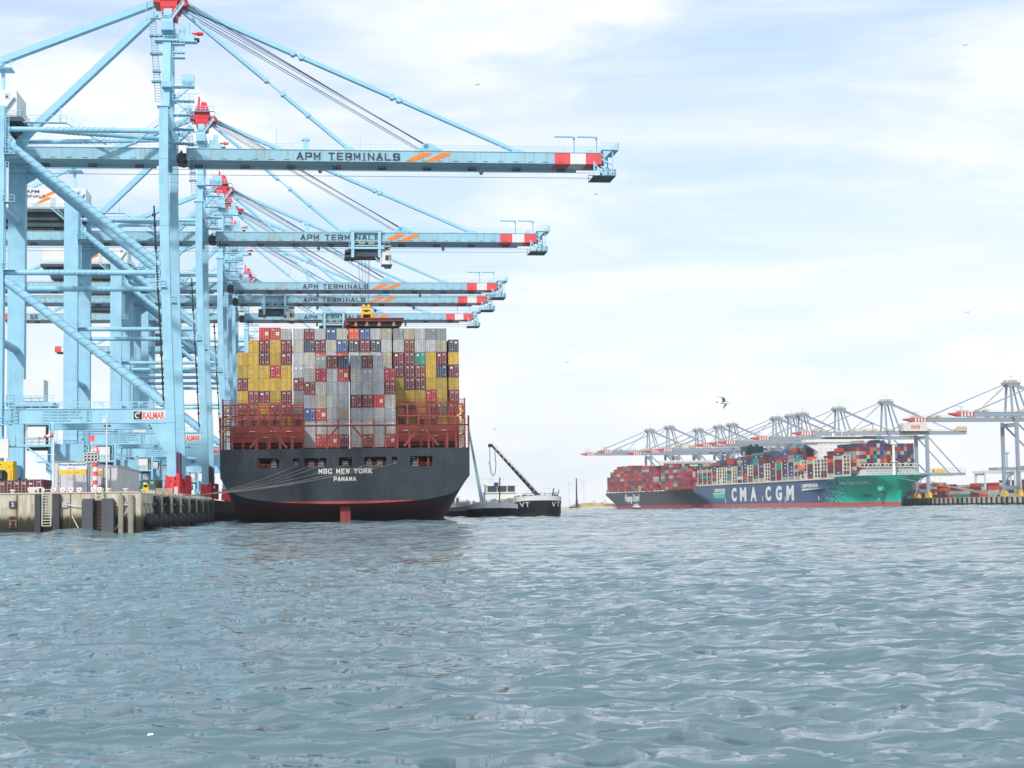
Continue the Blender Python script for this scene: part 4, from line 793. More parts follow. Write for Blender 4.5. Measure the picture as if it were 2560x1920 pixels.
FM = frame_mesh(); DM = {(s, k): door_mesh(s, k) for s in (-1, 1) for k in ('plain', 'sq', 'circ', 'four', 'txt', 'org', 'orl')}
def setm(o, i, m): o.material_slots[i].link = 'OBJECT'; o.material_slots[i].material = m
def container(code, loc, rz, label, group, zs=1.0, doors=True, xs=1.0, ys=1.0, wh=False):
    o = obj('container', FM, label=label, cat='container', group=group); o.location = loc; o.rotation_euler = (0, 0, rz); o.scale = (xs, ys, zs)
    cm_ = random.choice({'G': GV, 'Y': YV, 'M': MV}.get(code, [CM[code]])); setm(o, 0, cm_); dark = code in 'GYAST'
    if doors:
        kl, kr = {'Y': ('circ', 'plain'), 'R': ('plain', 'four'), 'V': ('txt', 'four'), 'M': (random.choice(['sq', 'orl', 'txt', 'txt']), random.choice(['txt', 'txt', 'org'])), 'P': (random.choice(['orl', 'txt']), random.choice(['txt', 'org'])),
                  'C': ('orl', 'org'), 'B': (('sq', 'sq') if wh else ('sq', 'txt')), 'N': ('plain', 'txt'), 'D': ('txt', 'sq'), 'O': ('txt', 'txt'), 'T': ('sq', 'txt')}.get(code, ('sq', 'sq') if wh else random.choice([('plain', 'plain'), ('plain', 'plain'), ('plain', 'txt')]))
        for s, k in ((-1, kl), (1, kr)):
            d = obj('door', DM[(s, k)], o); setm(d, 0, cm_); setm(d, 1, BARD if dark else BARL)
    return o
NCONT = 0
GV = [CM['G'], CM['G'], mat('container_grey_blue', (.41, .455, .49), .55, .16, .4, (.30, .19, .11), scale=1.2, objvar=.1), mat('container_grey_warm', (.53, .52, .47), .55, .16, .7, (.30, .19, .11), scale=1.2, objvar=.1)]
YV = [CM['Y'], CM['Y'], mat('container_ochre', (.50, .34, .05), .55, .16, .4, (.2, .12, .06), scale=1.2, objvar=.1)]
MV = [CM['M'], CM['M'], CM['P'], mat('container_brown', (.20, .045, .035), .55, .16, .4, (.1, .06, .05), scale=1.2, objvar=.1)]
def ship_pt(u, v, z): return (SH[0] + ca * u - sa * v, SH[1] + sa * u + ca * v, z)
BACK = [('..YYMYMM', -24.5), ('.YYYYMMM', -21.98), ('RMPYYMYM', -19.46), ('VYYCYYMM', -16.94), ('GMMYYPMY', -14.42),
        ('GGGgMSSM', -11.58), ('MNGGMGGG', -9.05), ('GMVGGGGG', -6.52), ('bGGMGGGG', -3.99), ('GBVNGGGG', -1.46),
        ('ODGGGGGG', 1.32), ('BMAMGGGG', 3.88), ('GDGGGGGG', 6.44), ('AGAGGGGG', 9.0),
        ('SGMPYYYM', 11.82), ('AMMPPYPY', 14.35), ('GGTMPYYM', 16.88), ('SGYYYCMM', 19.41), ('SAMNYYTY', 21.94), ('.DYMYMPY', 24.82)]
TB = [42.6, 39.65, 36.65, 33.6, 30.65, 27.7, 24.76, 21.85]
CT = ['top', 'second', 'third', 'fourth', 'fifth', 'sixth', 'seventh', 'eighth']
for ci, (s, u) in enumerate(BACK):
    for r, ch in enumerate(s):
        if ch == '.': continue
        if 6 <= ci <= 13 and r >= 4: continue        # hidden by the aft stack
        wh = ch.islower(); ch = ch.upper(); top = TB[r] + 2.9
        hh = (TB[r - 1] if r else (45.5 if ch in 'RV' else 45.25)) - TB[r] - .04
        rr = random.uniform(-.05, .05)
        container(ch, ship_pt(u + 1.235, 27.5 + rr, TB[r]), AX, '%s container, %s column from left, %s tier down, tall stack of dark ship' % (CN[ch], ORD[ci], CT[r]), 'containers on the dark grey ship', zs=hh / 2.86, wh=wh); NCONT += 1
NEAR = [('.GMGBGG', -8.96), ('gCGAVGC', -6.45), ('MGGGGGV', -3.92), ('NVGGAGM', -1.38), ('GGGMGGG', 1.5), ('MgGMGGM', 4.03), ('GGGRGGG', 6.56), ('.CMGGGV', 9.09)]
for ci, (s, u) in enumerate(NEAR):
    for r, ch in enumerate(s):
        if ch == '.': continue
        wh = ch.islower(); ch = ch.upper(); z = 34.66 - r * 2.975
        container(ch, ship_pt(u + 1.235, 14 + random.uniform(-.04, .04), z), AX, '%s container, %s column from left, %s tier down, lower block of dark ship' % (CN[ch], ORD[ci], CT[r]), 'containers on the dark grey ship', zs=2.95 / 2.86, wh=wh); NCONT += 1
# mooring lines
MB_ = [(-10.7, 12.5, 112), (-7.4, 12.55, 108), (-5.4, 12.5, 108), (-.1, 12.5, 104), (5.0, 12.55, 100), (7.3, 12.55, 100), (10.6, 12.7, 96)]
for i, (u, z, vq) in enumerate(MB_):
    p = Vector(ship_pt(u, -.05, z)); x, y = qp(-1.2, vq); q = Vector((x, y, QUAY + .5)); bb = MB(); pts = []
    for k in range(25):
        c = p.lerp(q, k / 24); c.z -= 1.3 * 4 * (k / 24) * (1 - k / 24) * (.7 + .1 * (i % 3)); pts.append(c)
    bb.path(pts, .05 if i in (4, 5) else .034, 5); o = bb.build('mooring_line', MOOR); tag(o, 'pale mooring line, %s from the left where it leaves the dark stern' % ORD[i], 'rope', 'mooring lines from the dark stern to the quay')
# spreader and hatch cover hanging from the second crane
uS = cpos(93, 37.2); org = Vector((uS[0], uS[1], 0))
sp = thing('spreader', 'yellow spreader hoisting the brown hatch cover above the container stacks', 'spreader', (uS[0], uS[1], 47.5), AX)
bb = MB(); bb.box(-1.2, 1.2, -5.5, 5.5, 1.6, 2.1); bb.box(-.5, .5, -.8, .8, 2.1, 3.4); bb.box(-1.2, -.7, -1.0, 1, .9, 3.2); bb.box(.7, 1.2, -1, 1, .9, 3.2); bb.box(-.9, .9, -1.4, 1.4, 3.1, 3.6); bb.tube((-.6, -.9, 4.1), (-.6, .9, 4.1), .42, 12); bb.tube((.6, -.9, 4.1), (.6, .9, 4.1), .42, 12); bb.tube((0, -1.5, 2.6), (0, -.8, 2.6), .45, 12)
for sx in (-1, 1):
    for sy in (-6, 6): bb.box(sx * 1.1 - .15, sx * 1.1 + .15, sy - .2, sy + .2, .7, 1.7)
bb.prism([(-1.3, .7), (1.3, .7), (.8, 1.3), (-.8, 1.3)], -.9, .9); bb.build('frame', YEL, sp)
bb = MB(); bb.box(-.35, .35, -1.52, -1.4, 2.2, 3.1); bb.box(-.5, .5, -1.45, -.9, .95, 1.5); bb.build('dark_machinery', BLACK, sp)
bb = MB()
for x in (-1.1, -.6, -.1, .4, .6): 
    for y in (-.7, .7): bb.beam((x, y, 4), (x * 1.6, y * 2, 15.5), .045)
bb.build('hoist_rope', ROPE, sp)
hc = thing('hatch_cover', 'long rust-brown hatch cover hanging just above the top containers', 'hatch cover', (uS[0], uS[1], 46.3), AX)
HCM = mat('hatch_brown', (.17, .045, .035), .6, .2, .3, (.10, .05, .04)); 
bb = MB(); bb.box(-4.7, 8.6, -6.5, 6.5, 1.0, 1.85); bb.box(-4.9, 8.8, -6.7, 6.7, 1.55, 1.75); bb.tube((-4.7, -6, .9), (-4.7, 6.5, .9), .75, 12); bb.build('cover_plate', HCM, hc)
bb = MB(); bb.prism([(-4.4, 1.0), (8.4, 1.0), (7.8, -.1), (-3.9, -.1)], -5.8, 5.8); bb.build('underside_girder', mat('hatch_dark', (.035, .02, .02), .7, .2), hc)
bb = MB()
for x in (-2.6, 0, 2.9, 6.4): bb.prism([(x - .5, -.1), (x + .4, -.1), (x + .15, 1.0), (x - .15, 1.0)], -6.2, -5.85)
bb.build('bracket', mat('bracket_tan', (.30, .22, .17), .7, .2), hc)
# ---------------------------------------------------------------- right hand ship (local: x aft along the ship, y to port, z above water)
O2 = (264.0, 1135.0); TH2 = math.atan2(.976, -.216); c2_, s2_ = math.cos(TH2), math.sin(TH2)
def p2(s, off, z=0.0, o=O2): return (o[0] + c2_ * s - s2_ * off, o[1] + s2_ * s + c2_ * off, z)
BW = 30.6
def dk(s):
    if s < -8: return 0.0
    return BW * math.sqrt(max(0, 1 - max(0, (48 - s) / 56) ** 2.3))
def wl(s):
    if s <= 6: return .02
    t = min(1, (s - 6) / 112); return BW * math.sin(t * math.pi / 2) ** 1.05 if t < 1 else BW
def zd(s): return 21.2 if s < 44 else (21.2 - (s - 44) / 6 * 1.5 if s < 50 else 19.7 - (s - 50) / 300 * 1.2)
def stem(z): return 6.2 - max(0, (z - 6)) ** 1.9 * .09 if z > 6 else 6.2        # raked stem above the water
def hb2(s, z):
    """half breadth of the port side at station s, height z"""
    Z_ = zd(s); t = max(0, min(1, z / Z_)); lo, hi = wl(s), dk(s); e = 1.0 + 1.5 * max(0, 1 - s / 110)
    v = lo + (hi - lo) * t ** e
    if s < stem(z): v = 0.0
    elif s < stem(z) + 18: v = min(v, hi * math.sqrt(max(0, (s - stem(z)) / 18)) + .0 if z > 2 else v)
    return v
ZS = [-3, 0, 1.5, 3, 4.5, 6, 8, 10, 12, 14, 16, 18, 19.6, 1e9]
def ship_hull(name, mats, parent, bw, L_, aft0, stn):
    b = MB(); rows = []
    for s in stn:
        Z_ = zd(s); zs = [min(z, Z_) for z in ZS]; zs[-1] = Z_; k = bw / BW; up = max(0, (s - aft0) / (L_ - aft0)); zb = up ** 1.2 * 8.6
        for i in range(len(zs) - 1): zs[i] = zb + (zs[i] + 3) / (Z_ + 3) * (Z_ - zb) if up > 0 else zs[i]
        port = []
        for z in zs:
            y = hb2(s, z) * k
            if up > 0: y = bw * (1 - .35 * up * max(0, 1 - (z - zb) / 6) ** 1.5)
            x_ = s
            if s < 8: x_ = max(s, stem(z)) if hb2(s, z) == 0 else s
            port.append((x_, y, z))
        rows.append(port)
    n = len(ZS)
    for side in (1, -1):
        o = len(b.v)
        for r_ in rows: b.v += [(x, side * y, z) for x, y, z in r_]
        for i in range(len(rows) - 1):
            for j in range(n - 1):
                f = (o + i * n + j, o + i * n + j + 1, o + (i + 1) * n + j + 1, o + (i + 1) * n + j)
                b.f.append(f if side < 0 else f[::-1]); b.m.append(0); b.s.append(True)
    top = [r_[-1] for r_ in rows]; o = len(b.v); b.v += [(x, y, z - .35) for x, y, z in top] + [(x, -y, z - .35) for x, y, z in top]; m = len(top)
    for i in range(m - 1): b.f.append((o + i, o + i + 1, o + m + i + 1, o + m + i)); b.m.append(1); b.s.append(False)
    last = rows[-1]; b.add([(x, y, z) for x, y, z in last] + [(x, -y, z) for x, y, z in reversed(last)], [tuple(range(2 * n))], 0)
    for y in (1,):
        pass
    return b.build(name, mats, parent)
def cma_hull_mat():
    m = bpy.data.materials.new('navy_green_hull_paint'); m.use_nodes = True; t = m.node_tree; n = t.nodes.new; l = t.links.new; b = t.nodes['Principled BSDF']; b.inputs['Roughness'].default_value = .5; b.inputs['Specular IOR Level'].default_value = .3
    o = n('ShaderNodeTexCoord'); sp = n('ShaderNodeSeparateXYZ'); l(o.outputs['Object'], sp.inputs[0])
    sn = n('ShaderNodeVectorMath'); sn.operation = 'SNAP'; sn.inputs[1].default_value = (1.0, 200, .7); l(o.outputs['Object'], sn.inputs[0])
    wn = n('ShaderNodeTexWhiteNoise'); l(sn.outputs[0], wn.inputs['Vector'])
    mr = n('ShaderNodeMapRange'); mr.inputs['From Min'].default_value = 45; mr.inputs['From Max'].default_value = 74; 
    sh = n('ShaderNodeMath'); sh.operation = 'MULTIPLY_ADD'; l(sp.outputs['Z'], sh.inputs[0]); sh.inputs[1].default_value = .9; l(sp.outputs['X'], sh.inputs[2])
    sh2 = n('ShaderNodeMath'); sh2.operation = 'ADD'; l(sh.outputs[0], sh2.inputs[0]); sh2.inputs[1].default_value = -10; l(sh2.outputs[0], mr.inputs['Value'])
    gt = n('ShaderNodeMath'); gt.operation = 'GREATER_THAN'; l(mr.outputs[0], gt.inputs[0]); l(wn.outputs['Value'], gt.inputs[1])
    gr = n('ShaderNodeMixRGB'); gr.inputs[1].default_value = (.010, .50, .345, 1); gr.inputs[2].default_value = (.05, .55, .42, 1)
    g2 = n('ShaderNodeMapRange'); g2.inputs['From Min'].default_value = 35; g2.inputs['From Max'].default_value = 75; l(sp.outputs['X'], g2.inputs['Value']); l(g2.outputs[0], gr.inputs[0])
    nz = n('ShaderNodeTexNoise'); nz.inputs['Scale'].default_value = .06; nz.inputs['Detail'].default_value = 6; l(o.outputs['Object'], nz.inputs['Vector'])
    nv = n('ShaderNodeMixRGB'); nv.inputs[1].default_value = (.052, .092, .175, 1); nv.inputs[2].default_value = (.07, .115, .21, 1); l(nz.outputs['Fac'], nv.inputs[0])
    x = n('ShaderNodeMixRGB'); l(gt.outputs[0], x.inputs[0]); l(gr.outputs[0], x.inputs[1]); l(nv.outputs[0], x.inputs[2])
    bt = n('ShaderNodeMapRange'); bt.inputs['From Min'].default_value = 3.2; bt.inputs['From Max'].default_value = 3.4; l(sp.outputs['Z'], bt.inputs['Value'])
    rd = n('ShaderNodeMixRGB'); rd.inputs[1].default_value = (.40, .085, .075, 1); rd.inputs[2].default_value = (.52, .14, .12, 1); l(nz.outputs['Fac'], rd.inputs[0])
    y = n('ShaderNodeMixRGB'); l(bt.outputs[0], y.inputs[0]); l(rd.outputs[0], y.inputs[1]); l(x.outputs[0], y.inputs[2]); l(y.outputs[0], b.inputs['Base Color']); return m
s2 = thing('green_bow_container_ship', 'container ship with navy hull, bright green bow and huge white letters on its side', 'ship', (*O2, 0), TH2)
stn = [-8, -7, -5, -3, -1, 1, 3, 5, 6.5, 8, 10, 12, 15, 18, 22, 26, 30, 35, 40, 44, 50, 58, 66, 76, 88, 104, 120, 180, 240, 305, 315, 330, 345, 354]
ship_hull('hull', [cma_hull_mat(), CREAM], s2, BW, 354, 300, stn)
def wp(s0, z0, lean=0.0): return lambda u, v, h: (s0 - u, hb2(s0 - u, z0 + v) + .06 + h, z0 + v + u * lean)
for ch, a, b_ in (('C', 256.5, 245), ('M', 237, 222.5), ('A', 213, 199.5), ('C', 180, 168.5), ('G', 158.5, 146), ('M', 136.5, 122)):
    txt(ch, 'letter', s2, WHITE, (a, BW + .04, 5.25), (-1, 0, 0), (0, 0, 1), a - b_, 11.2, .045, .12)
stxt('LNGPOWERED', 'lettering', s2, WHITE, 0, (1, 0, 0), (0, 0, 1), 27, 2.9, .2, .1, warp=wp(299.4, 13.2), sw=.75)
stxt('LNGPOWERED', 'lettering', s2, WHITE, 0, (1, 0, 0), (0, 0, 1), 27, 2.6, .2, .1, warp=wp(106.6, 14.4), sw=.75)
b = MB(); b.add([(106.6, BW + .1, 13.6), (106.6, BW + .1, 12.1), (73, BW + .1, 13.3), (73, hb2(73, 13) + .1, 13.5)], [(0, 1, 2, 3)]); b.add([(303, BW + .1, 12.3), (272.5, BW + .1, 12.9), (272.5, BW + .1, 12.1), (303, BW + .1, 11.7)], [(0, 1, 2, 3)]); b.build('hull_stripe', WHITE, s2)
b = MB(); b.add([(303, BW + .12, 11.6), (272.5, BW + .12, 12.0), (272.5, BW + .12, 8.2), (298, BW + .12, 8.2)], [(0, 1, 2, 3)]); b.build('hull_flag', mat('hull_flag_green', (.06, .50, .36), .5), s2)
b = MB()
for s, z0, z1 in ((271.5, 4, 8), (186, 5, 9), (139, 4.5, 8), (75, 5, 8)): b.box(s, s + .9, BW, BW + .1, z0, z1)
for s in (150, 138, 126): b.box(s, s + 1, BW, BW + .1, 3.9, 4.8)
b.build('tug_mark', WHITE, s2)
b = MB()
for s, z in ((300, 12.3 - 5.5), (118, 10.5), (88, 10.8), (341, 13.5)): b.box(s, s + 1.3, hb2(s, z) - .3 if s < 120 else BW - .05, (hb2(s, z) if s < 120 else BW) + .08, z, z + 1.1)
b.build('hull_recess', BLACK, s2)
stxt('CMA CGM LOUVRE', 'lettering', s2, CREAML, 0, (1, 0, 0), (0, 0, 1), 29, 1.9, .2, .1, warp=wp(47.5, 15.6), sw=.5)
DKG = mat('dark_green_lettering', (.006, .14, .12), .6)
stxt('LNGPOWERED', 'lettering', s2, DKG, 0, (1, 0, 0), (0, 0, 1), 26, 2.2, .24, .12, warp=wp(37, 6.6, .03), sw=.75)
for s, z in ((30.5, 4.9), (24.5, 5.0)):
    b = MB(); y = hb2(s, z); b.tube((s, y - .4, z), (s, y + .25, z), .8, 12); b.build('thruster_mark', mat('pale_green_mark', (.35, .6, .5), .6) if 'pale_green_mark' not in bpy.data.materials else bpy.data.materials['pale_green_mark'], s2)
GRB = mat('bow_green', (.010, .50, .345), .5, .05)
for side in (1, -1):
    b = MB(); s, z = 14.0, 12.6; y = hb2(s, z) * side; b.tube((s + 1.5, y - side * 2, z - .6), (s - 1.5, y + side * 2.4, z + .3), 2.9, 14, r2=2.3); b.build('anchor_pocket', GRB, s2)
    b = MB(); b.prism([(s - .6, z - 4.6), (s + 1.4, z - 4.2), (s + .9, z - 1.4), (s - .4, z - 1.6)], y + side * .6, y + side * 1.6) if side > 0 else b.prism([(s - .6, z - 4.6), (s + 1.4, z - 4.2), (s + .9, z - 1.4)], y - 1.6, y - .6); b.build('anchor', mat('anchor_rust', (.22, .13, .11), .7) if 'anchor_rust' not in bpy.data.materials else bpy.data.materials['anchor_rust'], s2)
# breakwater on the foredeck
PG = mat('breakwater_grey', (.37, .41, .40), .6, .05)
b = MB(); bwv = [(34, 23.2, 21), (24, 21, 21), (24, -21, 21), (34, -23.2, 21)]
b.add([(36, 25.5, 20.6), (22, 22.6, 20.9), (27, 19.6, 27.1), (36, 20.4, 27.1)], [(0, 1, 2, 3)]); b.add([(22, 22.6, 20.9), (20, 18, 20.9), (20, -18, 20.9), (22, -22.6, 20.9), (27, -19.6, 27.1), (25.5, -16, 27.1), (25.5, 16, 27.1), (27, 19.6, 27.1)], [(0, 1, 6, 7), (1, 2, 5, 6), (2, 3, 4, 5)]); b.add([(22, -22.6, 20.9), (36, -25.5, 20.6), (36, -20.4, 27.1), (27, -19.6, 27.1)], [(0, 1, 2, 3)])
bwk = b.build('breakwater', PG, s2); b = MB()
for r_ in range(3):
    for i in range(15): y = -16 + i * 2.25 + r_ * .8; z = 22.4 + r_ * 1.6; x = 20 + (z - 20.9) * .89; b.box(x - .35, x + .2, y, y + .42, z, z + .42)
b.build('porthole', BLACK, bwk)
b = MB(); b.tube((16, 0, 21), (16, 0, 43.5), 1.05, 14, r2=.85); b.box(14.6, 17.6, -1.7, 1.7, 42.4, 43.2); b.tube((16, 0, 43.4), (16, 0, 46), .3, 8); b.box(14.2, 17.4, -2, 2, 30.4, 30.9); b.box(14.4, 16, 1, 1.5, 31, 32.4); b.build('foremast', WHITE, s2)
# accommodation block with bridge wings and funnel
b = MB(); b.box(99, 107, -20, 20, 19.5, 48.4); b.box(98, 106, -30.3, 30.3, 47.2, 49.2); b.box(98.6, 106.4, -22, 22, 49.2, 49.4); b.box(100, 106, -15, 15, 51.2, 51.8)
for sd in (1, -1): b.prismx([(sd * 20, 47.2), (sd * 30, 47.2), (sd * 30, 46.6), (sd * 20, 40.5)], 100, 103)
ac = b.build('accommodation', WHITE, s2)
b = MB(); b.box(99.2, 106, -14.6, 14.6, 49.4, 51.2)
for z in (45.2, 42.2, 39.2, 36.2):
    for y in range(-18, 19, 4): b.box(98.93, 99, y - .22, y + .22, z, z + .7)
    for s in (100.5, 103, 105): b.box(s, s + .5, 20, 20.06, z, z + .7)
b.box(98.9, 99, 21, 27, 45.0, 46.0) if False else None
b.build('bridge_window', GLASS, ac)
b = MB(); b.tube((102, 0, 51.8), (102, 0, 58), .3, 8); b.box(101, 103, -3, 3, 55, 55.4); b.tube((104, 6, 51.8), (104, 6, 54), .9, 10); b.build('radar_mast', WHITE, ac)
b = MB(); b.box(283, 295, -6, 6, 22, 44); b.box(284, 287, 5.5, 9, 22, 47); b.build('funnel_casing', WHITE, s2)
b = MB(); b.box(280.5, 296, -7, 7.5, 44, 51.4); b.build('funnel', CM['N'], s2)
b = MB(); b.box(282, 284, -3, -1, 51.4, 53); b.box(286, 288, 1, 3, 51.4, 53); b.build('exhaust', BLACK, s2)
# stacks: list per bay (outer stack tiers or F for open cream frames, inner tiers)
BAYS = [('NNANNMN', 7), ('AMAMTMV', 7), ('AMNNC', 7), ('VNNMOMA', 7), ('F', 7), ('F', 7), ('VVNAMTBA', 7), ('F', 7), ('NABMBNGM', 8), ('MNNNMNON', 8), ('FMM', 8), ('NTTMMMNA', 8), ('NMMBMNMA', 8), ('F', 8), ('NMNMNM', 8), ('VTTMMM', 8), ('BCNNNMNS', 8), ('MSSMNBNS', 9), ('BTAMANA', 8), ('F', 8), ('OAMMNM', 7), ('F', 6), ('FMM', 6), ('MMOMMMA', 7), ('RNAMMMB', 8), ('FM', 8)]
TIER = 2.62; lab_n = 0; pend = []
CTU = ['lowest', 'second', 'third', 'fourth', 'fifth', 'sixth', 'seventh', 'eighth', 'top']
SM = {}                              # stuff mesh shared by all containers past the limit
stuff = MB(); scodes = list(CC.keys())
def sbox(o, th, x0, x1, y0, y1, z0, z1, code):
    c_, s_2 = math.cos(th), math.sin(th); vs = [(o[0] + c_ * x - s_2 * y, o[1] + s_2 * x + c_ * y, z) for z in (z0, z1) for x, y in ((x0, y0), (x1, y0), (x1, y1), (x0, y1))]
    stuff.add(vs, [(0, 3, 2, 1), (4, 5, 6, 7), (0, 1, 5, 4), (1, 2, 6, 5), (2, 3, 7, 6), (3, 0, 4, 7)], scodes.index(code) if code in scodes else len(scodes))
def rc(pal): return random.choice(pal)
PALC = 'NNNNNMMMMMMPVBBSAAGOTDNM'
fr_b = MB()
for i, (cod, inner) in enumerate(BAYS):
    s1 = 344.6 - 12.3 * i; s0 = s1 - 11.4; off = min(29.2, dk(s0) - .6); base = zd(s0) + 1.3
    frames = cod[0] == 'F'; outer = '' if frames else cod
    nrow = 8 if i < 24 else 19
    for k, ch in enumerate(reversed(outer if not frames else cod[1:])):
        z0 = base + k * TIER
        if i >= 6: pend.append((i, k, ch, s0, off, z0))
        else: sbox(O2, TH2, s0, s1, off - 2.44, off, z0, z0 + TIER - .07, ch)
        if ch in 'NB' : sbox(O2, TH2, s0 + 3.5, s0 + 6.3, off + .01, off + .05, z0 + .9, z0 + 1.6, 'W')
    for r_ in range(1, nrow):
        top = inner + (1 if (r_ > 3 and random.random() < .3) else 0) - (1 if random.random() < .12 else 0)
        if i in (19, 20, 21) : top = 5
        if i == 22: top = 6
        for k in range(top):
            if k < 4 and i < 24 and r_ > 3: continue
            z0 = base + k * TIER; y1 = off - r_ * 2.52; sbox(O2, TH2, s0, s1, y1 - 2.44, y1, z0, z0 + TIER - .07, rc(PALC))
    # lashing bridge posts between bays
    for sx_ in (s1 + .15,):
        fr_b.box(sx_, sx_ + .6, off - .4, off + .35, zd(s0), base + 5.2 * TIER); 
    if frames:
        for x in (s0, s0 + 5.6, s1 - .6): fr_b.box(x, x + .6, off - .6, off, zd(s0), base + 5.2 * TIER)
        for z in range(6): fr_b.box(s0, s1, off - .8, off - .1, base + z * TIER + .2 - .35, base + z * TIER + .5)
        fr_b.box(s0 + 2, s0 + 4, off - 1.5, off, base, base + 4.5) if i in (4, 19) else None
    for q_ in range(5): fr_b.box(s0 + q_ * 2.5, s0 + q_ * 2.5 + .7, off - .2, off + .5, zd(s0) - .3, zd(s0) + 1.2)
fr_b.box(48, 344, BW - .6, BW - .3, 19.2, 20.2)
for q_ in range(15): fr_b.box(23.5, 24.3, -21 + q_ * 3, -20.5 + q_ * 3, 27, 29.4)
fr_b.box(23.5, 24.3, -21.5, 22, 29.2, 29.6); fr_b.box(23.5, 24.3, -21.5, 22, 27, 27.5)
fr_b.build('lashing_frame', CREAM, s2); 
b = MB(); b.box(104, 112, 29, 31.6, 27, 29.3); b.prism([(104, 29.3), (112, 29.3), (110.5, 30.8), (105.5, 30.8)], 29, 31.6); b.build('lifeboat', mat('lifeboat_orange', (.75, .17, .08), .5), s2)
pend.sort(key=lambda t: -t[0]); BUD = 300 - NCONT
for n__, (i, k, ch, s0, off, z0) in enumerate(pend):
    if n__ < BUD:
        fb = len(BAYS) - i
        o = container(ch, p2(s0, off - 1.22, z0), TH2 - math.pi / 2, '%s container, %s bay from the bow, %s tier up, side of green-bowed ship' % (CN[ch], ORD[fb - 1], CTU[k]), 'containers on the navy and green ship', zs=(TIER - .07) / 2.86, doors=False, ys=11.4 / 12.19)
    else: sbox(O2, TH2, s0, s0 + 11.4, off - 2.44, off, z0, z0 + TIER - .07, ch)
# mooring lines from the bow
for i, (yy, ss, q) in enumerate(((-9, 2, -70), (-11, 3, -80), (-13, 5, -60), (6, 0, -95))):
    p = Vector(p2(ss, yy, 19.5)); qq = Vector((296 - .216 * (q) + 2, 1142 + .976 * q, 6.2)); bb = MB(); bb.path([p.lerp(qq, t / 10) - Vector((0, 0, 4 * 1.5 * t / 10 * (1 - t / 10))) for t in range(11)], .12, 4)
    tag(bb.build('bow_line', mat('bow_rope', (.45, .5, .42), .8) if 'bow_rope' not in bpy.data.materials else bpy.data.materials['bow_rope']), 'thin line from the green bow to the quay, %s from the top' % ORD[i], 'rope', 'mooring lines of the green bow')
# ---------------------------------------------------------------- second far ship, dark grey with white lettering
O3 = (188.6, 1512.5)
HG2 = hull_mat('dark_grey_hull', (.060, .068, .078), (.33, .05, .07), 3.2, .1)
s3 = thing('dark_grey_container_ship', 'far dark grey container ship loaded with red and orange containers, partly hidden', 'ship', (*O3, 0), TH2)
_zd = zd
def zd(s): return 18.5 if s < 40 else 16.6
ship_hull('hull', [HG2, RUSTR], s3, 28.5, 290, 245, [x for x in stn if x < 120] + [180, 245, 255, 268, 280, 290])
txt('Hapag-Lloyd', 'lettering', s3, WHITE, (217, 28.7, 5.0), (-1, 0, 0), (0, 0, 1), 50, 9.5, .03, .1)
HPAL = 'CCCCCCVVMMMMMPPOONAGTC' ; b3 = 17.6
for i in range(22):
    s1 = 288 - 12.6 * i; s0 = s1 - 11.9
    if i in (14,): continue
    nt = [6, 8, 9, 10, 10, 10, 10, 9, 9, 9, 9, 9, 9, 9, 0, 9, 9, 9, 9, 8, 8, 7][i]
    for r_ in range(5):
        for k in range(nt - (1 if r_ == 0 and random.random() < .25 and k_ else 0) if False else nt):
            z0 = b3 + k * 2.6; y1 = 27.3 - r_ * 2.52; sbox(O3, TH2, s0, s1, y1 - 2.44, y1, z0, z0 + 2.53, rc(HPAL))
b = MB(); b.box(96, 106, -22, 22, 17, 44); b.box(96, 105, -28.5, 28.5, 43, 45.5); b.build('accommodation', WHITE, s3)
b = MB(); b.box(95.8, 106.2, -22, 22, 41.6, 42.6); b.build('bridge_window', GLASS, s3)
b = MB(); b.box(220, 232, -5, 20, 40, 44); b.build('funnel', CM['O'], s3)
b = MB()
for i in range(22): b.box(288 - 12.6 * i + .1, 288 - 12.6 * i + .6, 27.4, 28, 16.4, 20)
b.build('lashing_frame', RUSTR, s3)
zd = _zd
# ---------------------------------------------------------------- right quay
RQ = (296.0, 1142.0)
def rq(s, o, z=0.0): return (RQ[0] - .216 * s + .976 * o, RQ[1] + .976 * s + .216 * o, z)
rqt = thing('far_quay', None, None); rqt['kind'] = 'structure'
b = MB(); P = [rq(-600, 0), rq(900, 0), rq(900, 900), rq(-600, 900)]; b.add([(x, y, z) for z in (-5, 5.4) for x, y, _ in P], [(0, 1, 2, 3), (7, 6, 5, 4), (0, 4, 5, 1), (1, 5, 6, 2), (2, 6, 7, 3), (3, 7, 4, 0)]); b.build('quay_wall', mat('far_concrete', (.24, .22, .19), .9, .25, .5, (.05, .05, .045), scale=.3), rqt)
mp_ = mf_ = None; TR = math.atan2(.976, -.216)
for i in range(34):
    s = -150 + i * 6.6
    if mp_ is None:
        o = MB().box(0, 5.0, -.1, .7, 1.6, 5.42).build('concrete_panel', mat('panel_cream', (.50, .47, .39), .85, .15, .5, (.2, .18, .13)), rqt); mp_ = o.data
        o2 = MB().box(-1.5, -.1, -.1, 1.3, -1, 5.2).build('rubbing_fender', RUBBER, rqt); mf_ = o2.data
    else: o = obj('concrete_panel', mp_, rqt); o2 = obj('rubbing_fender', mf_, rqt)
    for q in (o, o2): q.location = rq(s, 0); q.rotation_euler = (0, 0, TR)
